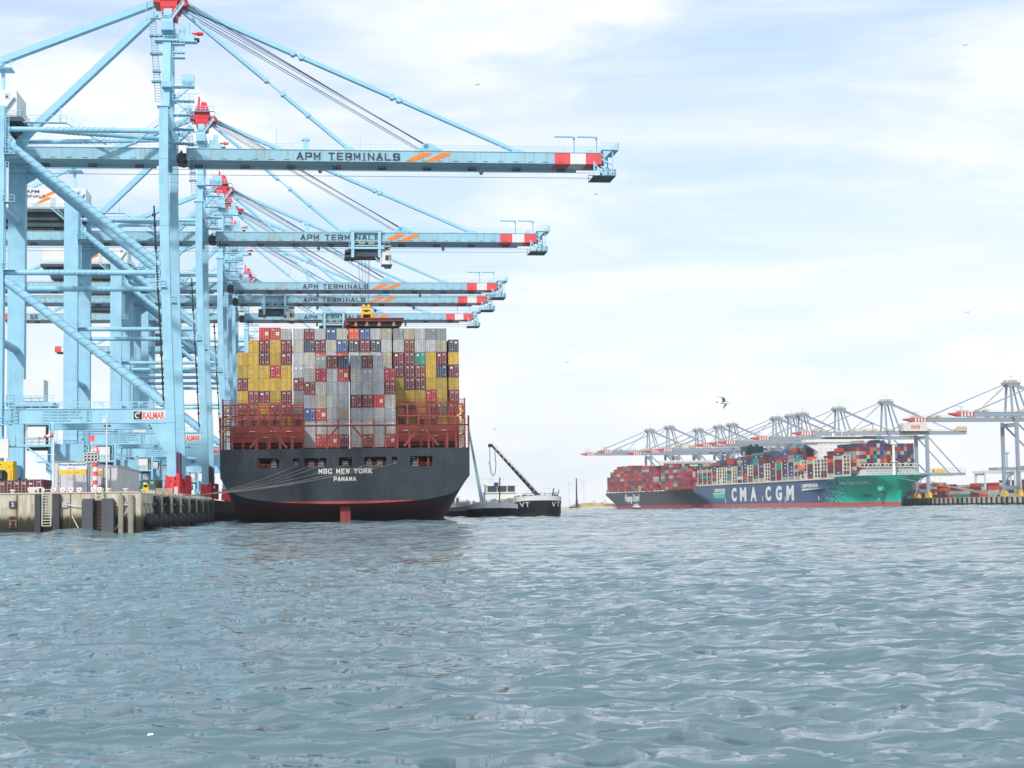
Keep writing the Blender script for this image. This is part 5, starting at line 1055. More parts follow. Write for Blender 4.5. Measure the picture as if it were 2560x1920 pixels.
# grey cranes (local: x over the water, y towards the camera side)
YLO = mat('crane_top_yellow', (.58, .48, .32), .6, .25, scale=1.5)
TIPR = mat('boom_tip_red', (.55, .07, .10), .6)
def grey_crane(loc, label):
    t = thing('grey_crane', label, 'crane', loc, math.atan2(-.216, -.976), 'grey ship-to-shore cranes on the far quay')
    for y in (-9, 9):
        MB().box(-1.0, 1.0, y - .8, y + .8, 1.5, 47.5).build('leg', HG, t); MB().box(-31.2, -28.8, y - .8, y + .8, 1.5, 47.5).build('leg', HG, t)
        b = MB(); b.beam((-1, y, 46), (-29, y, 19), .9); b.build('brace', HG, t)
        b = MB(); b.beam((-31.2, y, 45.5), (-57, y, 18), .7); b.build('brace', HG, t)
        b = MB(); b.box(-60, 1, y - .6, y + .6, 16.8, 18.8); b.build('portal_beam', HG, t)
    for x in (0, -30): b = MB(); b.box(x - .8, x + .8, -8.2, 8.2, 4.4, 6.8); b.box(x - .7, x + .7, -8.2, 8.2, 44, 46.5); b.beam((x, -8, 8), (x, 0, 16), .5) ; b.build('sill_beam', HG, t)
    b = MB(); b.box(-66, 67, -2.1, 2.1, 47.6, 50.0); b.box(-66.2, 67.2, -2.3, 2.3, 50.0, 50.12); o = b.build('boom', HG, t)
    b = MB()
    for k in range(9): b.box(57.5 + k * 1.05, 58.55 + k * 1.05, -2.16, 2.16, 47.55, 50.16, k % 2)
    b.prism([(67.0, 47.6), (67, 50), (72.5, 49.6), (72.5, 48.9)], -2, 2, 0); b.build('boom_tip', [TIPR, WHITE], t)
    b = MB()
    for x, wd in ((64, 6), (54, 3), (49, 2), (26, 4), (15, 1.6), (8, 2), (-4, 6), (-36, 3), (-60, 5)): b.box(x - wd / 2, x + wd / 2, -2.2, 2.2, 50.1, 50.9 + random.random()); b.beam((x, 0, 50), (x, 0, 53.2), .2)
    b.rail((-64, 2.2, 50.1), (71, 2.2, 50.1), 1.2, 3, .07); b.box(-66, -60, -3, 3, 50, 53.5); b.build('walkway', YLO, t)
    b = MB(); b.beam((66, 1.5, 50), (66, 1.5, 53.4), .25); b.beam((63, 1.5, 53.4), (69, 1.5, 53.4), .25); b.build('davit_arm', HG, t)
    for y in (-1, 1):
        b = MB(); b.beam((0, y * 5, 50), (-.4, y * 2.4, 72.5), 1.2, 1.1); b.build('mast_leg', HG, t); b = MB(); b.beam((-11, y * 5, 50), (-4.2, y * 2.4, 72.5), .9, .9); b.build('mast_leg', HG, t)
    b = MB(); b.box(-7, 3.2, -3.4, 3.4, 71.6, 72.6); b.prism([(-6, 69.8), (1, 69.8), (3.2, 71.6), (-7, 71.6)], -3, 3); b.build('apex_platform', HG, t)
    b = MB(); b.box(-5.2, -1.4, -2.2, 2.2, 72.6, 74.2); b.rail((-7, 3.4, 72.6), (3.2, 3.4, 72.6), 1.2, 1.5, .08); b.box(1, 2.6, -1.5, 1.5, 72.6, 73.9); b.beam((-2.5, 0, 75), (-2.5, 0, 77), .25); b.beam((-4, 0, 76.6), (0, 0, 76.6), .2); b.build('apex_machinery', YLO, t)
    for (p, q, w_) in (((2, 1.6, 71.8), (57, 1.6, 50.6), .55), ((2, -1.6, 71.4), (55.5, -1.6, 50.4), .5), ((1, 1.6, 71), (27, 1.6, 50.4), .3), ((1, -1.6, 71), (25, -1.6, 50.4), .3),
                       ((-5, 1.6, 71.4), (-31, 1.6, 60.3), .75), ((-5, -1.6, 71), (-31, -1.6, 60.3), .7), ((-31, 1.6, 60.3), (-55, 1.6, 50.3), .6), ((-31, 0, 60.6), (-4, 0, 50.4), .75), ((-31, 0, 60.3), (-31, 0, 50), .6)):
        b = MB(); b.beam(p, q, w_); b.build('stay', HG, t)
    b = MB(); b.box(-33, -14, -4.5, 4.5, 50.3, 56); mh = b.build('machinery_house', mat('house_cream', (.66, .64, .58), .6, .05) if 'house_cream' not in bpy.data.materials else bpy.data.materials['house_cream'], t)
    stxt('RWG', 'lettering', mh, KRED, (-20, 4.56, 51.9), (-1, 0, 0), (0, 0, 1), 7, 2.4, .2, .05)
    b = MB(); b.ladder((-31.5, -9.6, 6), (-31.5, -9.6, 46), (1.6, 0, 0), 1.6, .12); b.box(-34.5, -12, -5.2, 5.2, 50.12, 50.3); b.build('access_ladder', YLO, t)
    for x in (0, -30):
        for y in (-9, 9): b = MB(); b.prismx([(y - 4.2, .3), (y + 4.2, .3), (y + 3.2, 4.0), (y + 1, 4.4), (y - 1, 4.4), (y - 3.2, 4.0)], x - .9, x + .9); b.build('bogie', YEL, t)
    b = MB(); b.rail((-60, 9.5, 18.8), (-32, 9.5, 18.8), 3.2, 3, .12); b.box(-40, -33, 5, 9.4, 18.8, 21.6, 0) if False else None; b.build('platform_rail', HG, t)
    b = MB(); b.box(-44, -35, 5.5, 9.8, 19.0, 21.4); b.build('platform_trolley', YEL, t)
    return t
GC = [('A', 316.3, 1069.3), ('B', 276.3, 1250.2), ('C', 257.6, 1334.8), ('D', 241.2, 1408.9), ('E', 235.9, 1432.5), ('F', 228.5, 1466.1), ('G', 204.2, 1576.1), ('H', 196.1, 1612.3), ('I', 183.0, 1671.7), ('J', 162.7, 1763.4), ('K', 147.6, 1831.8)]
GL = ['nearest grey crane on the far quay at the right edge, yellow bogies below', 'grey crane behind the green bow, its boom ending above the white accommodation block', 'third grey crane from the right, mast over the white bridge of the navy ship', 'fourth grey crane from the right, mast just left of the accommodation block', 'fifth grey crane from the right, close beside its taller neighbour', 'sixth grey crane from the right, above the middle of the navy ship',
      'seventh grey crane from the right, mast over the white hull letters', 'eighth grey crane from the right, mast over the stern half of the navy ship', 'ninth grey crane from the right, mast above the stern of the navy ship', 'tenth grey crane from the right, mast above the far red container stacks', 'leftmost grey crane of the far quay, its striped boom tip farthest left']
g0 = None
index_kids()
for (nm, x, y), lb in zip(GC, GL):
    if g0 is None: g = g0 = grey_crane((x, y, 5.4), lb); index_kids()
    else: g = copy_tree(g0); g['label'] = lb; g.location = (x, y, 5.4)
    if nm in 'JK': g.scale = (1.05, 1.1, 1.1)
gx = copy_tree(g0); gx['label'] = 'grey crane cut off by the right picture edge, only its red boom tip showing'; gx.location = (RQ[0] - .216 * -136 + 4, RQ[1] + .976 * -136, 5.4)
# ---------------------------------------------------------------- yard behind the right quay
for i in range(46):
    for j in range(2):
        s = -260 + i * 13.2; o_ = 58 + j * 45; nt = random.choice([3, 4, 5, 5]) if j else random.choice([1, 2, 3, 4, 4])
        for q_ in range(4):
            for k in range(nt): x, y, _ = rq(s, o_ + q_ * 2.6); sbox((x, y), TR, 0, 12.2, -2.44, 0, 5.45 + k * 2.6, 8.0 + k * 2.6, rc('MMCVNNPOGGTABBMN'))
def yard_gantry(s, o_, lab):
    t = thing('yard_gantry', lab, 'yard crane', rq(s, o_, 5.4), TR, 'yard gantries behind the far quay'); W_ = mat('yard_white', (.60, .62, .62), .6) if 'yard_white' not in bpy.data.materials else bpy.data.materials['yard_white']
    for x in (-7, 7):
        for y in (-14, 14): MB().box(x - .6, x + .6, y - .6, y + .6, 0, 17.5).build('leg', W_, t)
        MB().box(x - .8, x + .8, -15.5, 15.5, 17.5, 19.4).build('girder', W_, t)
    b = MB(); b.box(-6, 6, -3, 4, 19.4, 21.6); b.box(-7.5, 7.5, 13.5, 14.5, 16, 17.4); b.box(-7.5, 7.5, -14.5, -13.5, 16, 17.4); b.build('trolley', HG, t)
    return t
yard_gantry(-45, 62, 'white yard gantry near the far quay between the second and first grey cranes'); yard_gantry(20, 70, 'white yard gantry just right of the second grey crane'); yard_gantry(-105, 80, 'white yard gantry at the right edge behind the nearest grey crane'); yard_gantry(70, 74, 'white yard gantry beyond the green bow')
for i, (s, o_, h, lb) in enumerate(((-42, 90, 46, 'tall grey light mast behind the far quay, between two cranes'), (48, 100, 40, 'light mast just right of the far lashing platform'), (85, 90, 33, 'shorter light mast close to the second grey crane'), (-120, 100, 40, 'light mast at the right picture edge'))):
    t = thing('light_mast', lb, 'mast', rq(s, o_, 5.4), 0, 'light masts in the far yard'); b = MB(); b.tube((0, 0, 0), (0, 0, h), .7, 8, r2=.45); b.build('pole', HG, t); b = MB(); b.box(-1.6, 1.6, -1.6, 1.6, h - 1, h); b.tube((0, 0, h), (0, 0, h + 2), .1, 5); b.build('lamp_ring', HG, t)
t = thing('hoisted_container', 'red container hanging under the lashing platform of the second grey crane', 'container', (GC[1][1] + .976 * 42, GC[1][2] + .216 * 42, 14), TR); b = MB(); b.box(-6, 6, -1.2, 1.2, 0, 2.6); b.build('body', CM['V'], t); b = MB(); b.box(-6, 6, -1.3, 1.3, 2.6, 3.2); 
for x in (-5, 5): b.beam((x, 0, 3.2), (x * .5, 0, 9), .15)
b.build('spreader_frame', YEL, t)
cov = MB()
wm_ = mat('stack_marking', (.75, .76, .76), .6)
so = stuff.build('stacked_containers', [CM[k] for k in scodes] + [wm_]); tag(so, 'mass of coloured containers on the far ships and in the far yard', 'containers', kind='stuff')
# ---------------------------------------------------------------- far shore, masts, wind turbine
b = MB(); pts = [(20, 2000), (60, 1990), (110, 1950), (135, 1900), (140, 1900), (260, 2600), (-400, 3200), (-900, 3200), (-900, 2500)]
n = len(pts); b.add([(x, y, -1) for x, y in pts] + [(x * 1.0, y + 25, 3.2) for x, y in pts], [tuple(range(n, 2 * n))] + [(k, (k + 1) % n, (k + 1) % n + n, k + n) for k in range(n)]); b.build('shore', SAND, kind='structure')
b = MB(); b.prism([(-30, 0), (30, 0), (24, 3.6), (-10, 4.6), (-26, 2.4)], -15, 15); o = b.build('sand_heap', mat('sand_ochre', (.50, .36, .18), .9, .3, scale=.1)); o.location = (96, 2010, 2.8); tag(o, 'low ochre heap of sand on the far spit', 'heap')
for i, (x, y, h, r, lb) in enumerate(((74.5, 1990, 34, 1.1, 'dark tall pile frame standing on the far sandy spit'), (66, 2000, 27, .3, 'thin pale mast left of the dark pile on the far spit'), (84, 2010, 29, .3, 'thin pale mast right of the dark pile on the far spit'))):
    t = thing('shore_mast', lb, 'mast', (x, y, 2.6)); b = MB(); b.tube((0, 0, 0), (0, 0, h), r, 8, r2=r * .55); b.build('pole', BLACK if i == 0 else STEEL, t)
    if i == 0: b = MB(); [b.beam((dx, 0, 0), (dx * .3, 0, 11), .5) for dx in (-1.8, 1.8)]; b.build('leader', BLACK, t)
    else: b = MB(); b.box(-1.4, 1.4, -.5, .5, h, h + 1); b.build('lamp_head', STEEL, t)
for i, (x, lb) in enumerate(((92, 'small excavator left on the far ochre sand heap'), (105, 'small excavator right on the far ochre sand heap'))):
    t = thing('excavator', lb, 'excavator', (x, 2000, 4.6)); b = MB(); b.box(-2, 2, -1.4, 1.4, .9, 2.8); b.build('cab', DKB, t); b = MB(); b.box(-2.4, 2.4, -1.6, 1.6, 0, .9); b.build('tracks', BLACK, t); b = MB(); b.beam((1, 0, 2), (4, 0, 5.4), .5); b.beam((4, 0, 5.4), (6, 0, 2), .4); b.build('arm', DKB, t)
WT = mat('turbine_white', (.72, .74, .76), .5)
t = thing('wind_turbine', 'faint white wind turbine far behind the black hose crane', 'wind turbine', (-47, 3300, 0)); b = MB(); b.tube((0, 0, 0), (0, 0, 94), 2.4, 12, r2=1.4); b.build('tower', WT, t); b = MB(); b.box(-2, 2, -5, 5, 93, 97); b.build('nacelle', WT, t)
for a_ in (92, 182 + 6, 328): b = MB(); d = Vector((math.cos(R(a_)), 0, math.sin(R(a_)))); b.beam(Vector((0, -6, 95)), Vector((0, -6, 95)) + d * 48, .5, 3.2, a2=.2, b2=.5); b.build('blade', WT, t)
# ---------------------------------------------------------------- barges beside the big ship (local: y forward = away, bow towards camera at y=0)
BK = hull_mat('barge_black', (.020, .024, .032), (.05, .04, .03), 1.0, .3)
def barge(name, lab, loc, w_, L_, zt, sheer):
    t = thing(name, lab, 'barge', loc, AX); h = w_ / 2; b = MB(); rows = []
    prof = [(0, .30), (.6, .55), (1.6, .74), (3, .87), (5, .95), (8, .99), (12, 1), (L_, 1)]
    for (y, k) in prof:
        zz_ = zt + sheer * max(0, 1 - y / 22) ** 1.6; rake = .82 + .18 * min(1, y / 8)
        rows.append([(h * k * rake * .93, y + (1.2 if y < 8 else 0) * (1 - y / 8 if y < 8 else 0), -.8), (h * k * rake, y + (.5 * (1 - y / 8) if y < 8 else 0), 1.0), (h * k, y, zz_ - 1.25), (h * k, y, zz_ - 1.24), (h * k * 1.01, y - .05, zz_)])
    n = 5; o = 0
    for sd in (1, -1):
        o = len(b.v)
        for r_ in rows: b.v += [(sd * x, y, z) for x, y, z in r_]
        for i in range(len(rows) - 1):
            for j in range(n - 1): b.f.append((o + i * n + j, o + (i + 1) * n + j, o + (i + 1) * n + j + 1, o + i * n + j + 1)); b.m.append(1 if j == 3 else 0); b.s.append(True)
    r0 = rows[0]; b.add([(x, y, z) for x, y, z in r0] + [(-x, y, z) for x, y, z in r0], [(0, 1, 6, 5), (1, 2, 7, 6), (2, 3, 8, 7)], 0); b.add([(r0[3][0], r0[3][1], r0[3][2]), (-r0[3][0], r0[3][1], r0[3][2]), (-r0[4][0], r0[4][1], r0[4][2]), (r0[4][0], r0[4][1], r0[4][2])], [(0, 1, 2, 3)], 1)
    b.add([(sd * r_[4][0], r_[4][1], r_[4][2] - .35) for r_ in rows for sd in (1, -1)], [(2 * i, 2 * i + 1, 2 * i + 3, 2 * i + 2) for i in range(len(rows) - 1)], 2); b.build('hull', [BK, WHITE, MGREY], t); return t, rows
def bpt(u, v, o): return (o[0] + ca * u - sa * v, o[1] + sa * u + ca * v)
b1, rw = barge('bunker_barge', 'low black barge with white sheer strip and pale blue crane arm beside the ship', (-5.0, 450, 0), 14.2, 92, 3.0, .95)
b = MB(); b.beam((-1.9, 14, 3.4), (-5.6, 14.5, 25.2), .55, 1.0, a2=.3, b2=.42); b.build('crane_arm', mat('arm_blue', (.26, .40, .46), .5), b1)
b = MB(); b.tube((-1.7, 14, 3), (-1.7, 14, 4.6), .9, 10); b.tube((-4.6, 13.4, 3.9), (-1.4, 13.4, 3.9), .55, 10); b.beam((-1.5, 14, 4.2), (-1.1, 14, 9), .35); b.build('crane_base', mat('arm_blue2', (.24, .38, .44), .5), b1)
b = MB()
for i in range(14): b.box(-7 + (i % 2) * .2, -6.2, 4 + i * 3, 4.6 + i * 3, 3.2, 4.0 + random.random() * .6); b.box(5, 5.8, 5 + i * 3, 5.6 + i * 3, 3.2, 4.1)
b.box(-3, -2, 8, 9, 3.2, 4.3); b.box(2, 3.4, 5, 6.4, 3.3, 4.2); b.tube((-2, 10, 4), (4, 10, 4), .3, 8); b.rail((-7.2, 4, 3.4), (-7.2, 50, 3.4), 1, 2, .05); b.rail((-4, 1.5, 3.9), (4, 1.5, 3.9), .9, 1, .05); 
for i in range(16): x, y = random.uniform(-6.5, 6), random.uniform(8, 70); b.box(x, x + random.uniform(.3, 1.4), y, y + .8, 3.2, 4.4 + random.random() * 1.2)
for i in range(9): x = -6.8 + i * 1.6; b.tube((x, 1.6 + abs(x) * .25, 4.0), (x, 1.6 + abs(x) * .25, 4.75), .16, 6)
b.build('deck_gear', LGREY, b1)
b = MB(); b.beam((2.2, 9, 3.4), (2.4, 9, 11.0), .3); b.build('mast', BLACK, b1)
b = MB(); b.box(-7.2, -4.6, 56, 60, 3.2, 6.4, 0); b.box(-7, -6.2, 55.9, 56, 4.6, 5.8, 1); b.box(-5.6, -4.9, 55.9, 56, 4.6, 5.8, 1); b.build('deck_cabin', [WHITE, GLASS], b1)
b2, rw2 = barge('tank_barge', 'dark blunt-bowed barge marked VT with white sheer strip and black hose crane', (7.6, 468, 0), 13.6, 96, 4.7, 1.2)
CT_ = mat('barge_letters', (.62, .62, .55), .6)
for (x, dz) in ((-5.6, 0), (3.0, 0)):
    for ch, dx in (('V', 0), ('T', 1.35)):
        def wrp(u, v, h, x=x, dx=dx):
            xx = x + dx + u + (v * .12 if x > 0 else -v * .12); yy = np.interp(abs(xx), [0, 2.04, 3.74, 5.03, 5.9, 6.46], [-.12, -.12, .5, 1.5, 2.9, 4.9]); return (xx, yy - .12 - h, 2.85 + v)
        stxt(ch, 'letter', b2, CT_, 0, (1, 0, 0), (0, 0, 1), 1.15, 1.35, .15, .05, warp=wrp, sw=.22)
b = MB(); b.beam((.4, 12, 6.4), (-12.4, 12, 20.6), .9, 1.0, a2=.5, b2=.5); b.box(-13.3, -12.1, 11.7, 12.3, 20.0, 20.9); b.build('crane_arm', BLACK, b2)
b = MB(); b.beam((.7, 11.6, 7.0), (-12.2, 11.6, 21.2), .16, .16); 
for i in range(12): c_ = Vector((.7, 11.6, 6.8)).lerp(Vector((-12.2, 11.6, 21.0)), i / 12); b.box(c_.x - .1, c_.x + .1, 11.4, 11.8, c_.z - .9, c_.z)
b.build('arm_rail', CT_, b2)
b = MB(); b.path([(-12.9, 11.6, 20), (-12.9, 11.6, 15), (-12.6, 11.6, 12.6), (-12.0, 11.6, 11.8), (-11.4, 11.6, 12.8), (-11.2, 11.6, 15), (-11.5, 11.6, 19.7)], .1, 6); b.build('hose', BLACK, b2)
b = MB(); b.tube((.4, 12, 4.6), (.4, 12, 6.6), .7, 10); b.box(1.6, 3.2, 10, 12, 4.7, 6.0); b.box(-1.6, .4, 4, 5.4, 4.9, 6.0); b.box(-.8, .6, 7, 8, 5, 6.8); b.beam((3.6, 5, 5), (4.4, 5, 8), .3); b.beam((5.4, 6, 5), (6, 6, 7.6), .22); b.box(6.0, 7, 4, 5, 4.8, 6.2) if False else None
b.rail((-5, 1.2, 5.6), (5, 1.2, 5.6), 1, 1.2, .06); b.tube((3.4, 2.6, 5.8), (5, 2.6, 5.8), .4, 8); b.build('bow_gear', DKB, b2)
b = MB(); b.beam((1.6, 5, 8.0), (6.0, 5, 8.0), .1); b.box(-2, 0, 2.4, 3.6, 5.0, 6.1); b.box(4.2, 5.2, 3, 4, 4.9, 7); b.build('bow_locker', LGREY, b2)
b = MB()
for i in range(18): b.box(-6 + random.random() * 2, -3 + random.random() * 4, 20 + i * 3, 20.7 + i * 3, 4.2, 4.8 + random.random() * .8)
for y in (-5, -3, 0): b.tube((y, 14, 4.9), (y, 84, 4.9), .22, 6)

for i in range(14): x, y = random.uniform(-6, 5), random.uniform(16, 70); b.box(x, x + random.uniform(.3, 1.2), y, y + .8, 4.4, 5.4 + random.random() * 1.1)
b.build('deck_pipe', mat('pipe_buff', (.38, .35, .3), .7), b2)
b = MB(); b.box(-7.0, 3.2, 84, 92, 4.0, 7.6, 0); b.box(-7.2, 3.4, 83.5, 92, 7.6, 7.9, 0); b.box(-6.5, 3, 84, 91, 7.9, 9.9, 1); b.box(-6.9, 3.4, 83.6, 91.4, 9.9, 10.4, 0)
for x in (-6.5, -3.2, .1, 2.8): b.box(x, x + .25, 83.95, 84.05, 7.9, 9.9, 0)
b.build('wheelhouse', [WHITE, GLASS], b2)
b = MB(); b.beam((-4, 88, 10.4), (-4, 88, 13), .12); b.beam((-8, 88, 12.2), (0, 88, 12.2), .1); b.build('aerial', STEEL, b2)
b = MB(); b.box(-4.2, -2.8, 82, 82.05, 9.8, 11.0); b.beam((-4.25, 82, 7.6), (-4.25, 82, 11.2), .08); b.build('flag', mat('flag_blue', (.03, .06, .2), .8), b2)
t = thing('work_boat', 'small white-topped boat in front of the far dark grey ship', 'boat', (106, 1460, 0), TH2); b = MB(); b.prism([(-7, -.4), (6, -.4), (8, 1.9), (-7, 1.4)], -2.4, 2.4); b.build('hull', BK, t); b = MB(); b.box(-6.5, 6, -2, 2, 1.5, 2.5); b.box(-3, 2, -1.6, 1.6, 2.5, 4.4); b.build('cabin', WHITE, t); b = MB(); b.box(-3.05, 2.05, -1.65, 1.65, 3.2, 3.9); b.build('window_band', GLASS, t)

haze_box(.00006)
# ---------------------------------------------------------------- things on the left quay corner
Q = QUAY
b0 = thing('quay_building', 'low light grey shed with shaded right side behind the place-name sign', 'building', (-54.9, 233, Q), AX)
b = MB(); b.box(-8.8, -4.1, 0, 22, 0, 4.45); b.box(-4.1, 0, .3, 30, 0, 3.75); b.build('wall', LGREY, b0)
b = MB(); b.box(-8.9, -4.0, -.1, 22.1, 4.45, 4.6); b.box(-4.0, .12, .15, 30.1, 3.75, 3.88); b.build('roof', MGREY, b0)
b = MB(); 
for i in range(9): b.box(-8.6 + i * .95, -8.57 + i * .95, -.02, 0 if i < 5 else .3, 0, 3.7)
for i in range(12): b.box(0, .025, 1 + i * 2.4, 1.04 + i * 2.4, .1, 3.6)
b.build('cladding_seam', MGREY, b0)
b = MB(); b.box(-2.2, -1.5, .22, .3, .2, 2.3, 0); b.box(-2.6, -1.9, .15, .3, 2.6, 3.2, 1); b.build('door', [mat('door_grey', (.2, .2, .22), .6), YELD], b0)
b = MB()
for i in range(160): x, y, h = -3.6 + random.random() * 3.4, 6 + random.random() * 20, .15 + random.random() * .35; dx, dy = random.uniform(-.1, .1), random.uniform(-.1, .1); b.add([(x - .09, y, 3.85), (x + .09, y, 3.85), (x + dx, y + dy, 3.88 + h), ], [(0, 1, 2)])
b.build('roof_weeds', PLANT, b0, kind='stuff')
sg = thing('place_name_sign', 'white board with blue place name and arrow over a yellow strip', 'sign', (-62.0, 229, Q))
b = MB(); b.box(.05, 3.95, 0, .1, 3.35, 4.25); bd = b.build('board', mat('sign_white', (.68, .71, .76), .6, .03), sg)
SB = mat('sign_blue', (.05, .10, .30), .6)
txt('Prinses Margriethaven', 'lettering', bd, SB, (.18, -.02, 3.78), (1, 0, 0), (0, 0, 1), 3.65, .38, .012, .02)
b = MB(); b.box(1.5, 2.6, -.02, 0, 3.5, 3.55); b.prism([(1.3, 3.525), (1.6, 3.44), (1.6, 3.61)], -.02, 0); b.build('arrow', SB, bd)
b = MB(); b.box(.2, 3.85, 0, .1, 2.65, 3.25); yb = b.build('yellow_strip', YEL, sg); 
b = MB()
for i, x in enumerate((1.2, 1.4, 1.6, 2.2, 2.4, 2.6, 2.8)): b.box(x, x + .13, -.02, 0, 2.85, 3.05)
b.build('print', mat('strip_print', (.55, .35, .03), .6), yb)
for x in (0, .25, 3.5, 3.85): MB().box(x - .05, x + .05, .1, .2, 0, 3.3 if x in (0, 3.85) else 2.7).build('post', HG, sg)
MB().box(-.15, .3, .1, .2, 1.4, 1.5).box(3.45, 3.9, .1, .2, 1.4, 1.5).build('cross_bar', HG, sg)
tw = thing('marker_tower', 'red and white striped post with white lattice box and small orange cap', 'beacon', (-56.65, 228, Q))
b = MB(); 
for k in range(7): b.tube((0, 0, k * .6), (0, 0, k * .6 + .6), .31, 16, k % 2)
b.build('striped_post', [RED2, WHITE], tw)
b = MB()
for z in (4.25, 4.72, 5.15, 5.5): b.box(-1.55, .42, -.35, -.25, z, z + .12); b.box(.32, .42, -.35, .5, z, z + .12)
for x in (-1.55, -1.1, -.62, -.15, .3): b.box(x, x + .12, -.35, -.25, 4.25, 5.6)
b.build('lattice_box', WHITE, tw); MB().box(-1.45, .32, -.2, .5, 4.3, 5.5).build('box_back', DKB, tw)
b = MB(); b.prism([(-.35, 5.62), (.42, 5.62), (.22, 6.35), (.0, 6.5), (-.15, 6.35)], -.2, .35); b.build('cap', mat('cap_orange', (.78, .22, .12), .6), tw); MB().box(-.12, .16, -.23, -.2, 5.75, 6.2).build('cap_panel', WHITE, tw)
MB().box(-1.9, -.3, -.05, .05, 4.05, 4.13).build('arm', STEEL, tw)
ws = thing('windsock_mast', 'white mast carrying a red and white windsock blowing left', 'windsock', (-62.35, 228, Q))
b = MB(); b.tube((0, 0, 0), (0, 0, 8.1), .16, 10, r2=.1); b.box(-.75, .3, -.05, .05, 5.35, 5.42); b.build('pole', WHITE, ws)
b = MB(); 
for k in range(5): b.tube((-.05 - k * .42, 0, 8.0 - k * .07), (-.47 - k * .42, 0, 7.93 - k * .07), .30 - k * .045, 12, k % 2, r2=.30 - (k + 1) * .045)
b.build('sock', [RED2, WHITE], ws)
lm = thing('lamp_mast', 'tall thin pale mast with small lamp head left of its top', 'lamp', (-55.0, 227.5, Q)); b = MB(); b.tube((0, 0, 0), (0, 0, 10.9), .13, 10, r2=.07); b.box(-.1, .1, -.15, .1, 3.2, 3.7); b.build('pole', WHITE, lm)
b = MB(); b.box(-.75, 0, -.05, .05, 10.4, 10.46); b.tube((-.35, -.2, 9.9), (-.35, .2, 9.9), .22, 10); b.box(-.6, .0, -.2, .2, 9.55, 9.75); b.build('lamp_head', WHITE, lm)
fl = thing('square_day_mark', 'plain red square board on a pole above the lattice box', 'marker', (-57.7, 230, Q)); MB().tube((0, 0, 0), (0, 0, 7.6), .06, 6).build('pole', WHITE, fl); MB().box(-.35, .4, -.05, .02, 7.2, 7.95).build('board', RED2, fl)
# water-filled barriers
bmesh_ = None
for i, x in enumerate((-62.9, -61.3, -60.1, -59.0, -57.9, -56.0, -55.2)):
    if bmesh_ is None:
        b = MB(); b.prismx([(-.25, 0), (.25, 0), (.12, .8), (-.12, .8)], -.32, .32, 1)
        for k in range(3): b.box(-.32 + k * .25, -.2 + k * .25, -.27, .27, .12 + .3 * (k % 2), .36 + .3 * (k % 2), 0)
        o = b.build('barrier', [RED2, WHITE]); bmesh_ = o.data
    else: o = obj('barrier', bmesh_)
    o.location = (x, 224.5, Q); tag(o, 'red and white barrier block, %s from the left along the quay edge' % ORD[i], 'barrier', 'red and white barriers along the quay edge')
t = thing('white_tank', 'long low cream tank lying at the quay edge above the white ladder', 'tank', (-64.5, 224.6, Q)); b = MB(); b.box(-.1, 1.7, -.4, .4, .15, .95); b.tube((-.1, 0, .6), (-.25, 0, .6), .36, 12); b.build('body', CREAM, t); MB().tube((.9, -.46, .4), (.9, -.4, .4), .14, 10).box(1.3, 1.6, -.43, -.4, .2, .8).build('hatch', BLACK, t)
# bollards on the apron
bm_ = None
for i, (x, y) in enumerate(((-53.6, 223), (-66.4, 223.2), (-51.7, 224.5), (-51.9, 236), (-53.8, 252), (-56, 272), (-58.6, 296), (-61.5, 320))):
    if bm_ is None: b = MB(); b.tube((0, 0, 0), (0, 0, .45), .28, 12, r2=.22); b.tube((0, 0, .45), (0, 0, .62), .42, 12, r2=.36); o = b.build('bollard', CREAM); bm_ = o.data
    else: o = obj('bollard', bm_)
    o.location = (x, y, Q); tag(o, 'cream mooring bollard, %s' % ('right of the striped post', 'at the far left below the yellow carrier', 'nearest the quay corner', 'first along the ship berth', 'second along the ship berth', 'third along the ship berth', 'fourth along the ship berth', 'fifth along the ship berth')[i], 'bollard', 'cream mooring bollards on the quay edge')
t = thing('fender_post', 'yellow rounded post with dark eye beside the green container', 'post', (-52.4, 240, Q)); b = MB(); b.prism([(-.5, 0), (.5, 0), (.35, .9), (.25, 1.3), (-.25, 1.3), (-.4, .8)], -.25, .25); b.tube((0, -.25, 1.2), (0, .25, 1.2), .3, 12); b.build('body', YEL, t); MB().tube((-.05, -.3, 1.2), (-.05, -.25, 1.2), .12, 10).build('eye', BLACK, t)
# containers on the quay
def quay_box(x, y, code, lab, rz=AX, z=Q):
    return container(code, (x, y, z), rz, lab, 'containers standing on the left quay')
o = container('T', (-61.2, 282, Q), AX, 'dark green container standing on the quay right of the grey shed', 'containers standing on the left quay'); setm(o, 0, GREENC)
for c_ in o.children: setm(c_, 0, GREENC)
quay_box(-76.2, 268, 'P', 'purple-brown container beside the shed, nearer the grey shed'); quay_box(-79.2, 270, 'M', 'maroon container right of the yellow carrier'); quay_box(-82.4, 273, 'P', 'purple-brown container partly behind the yellow carrier')
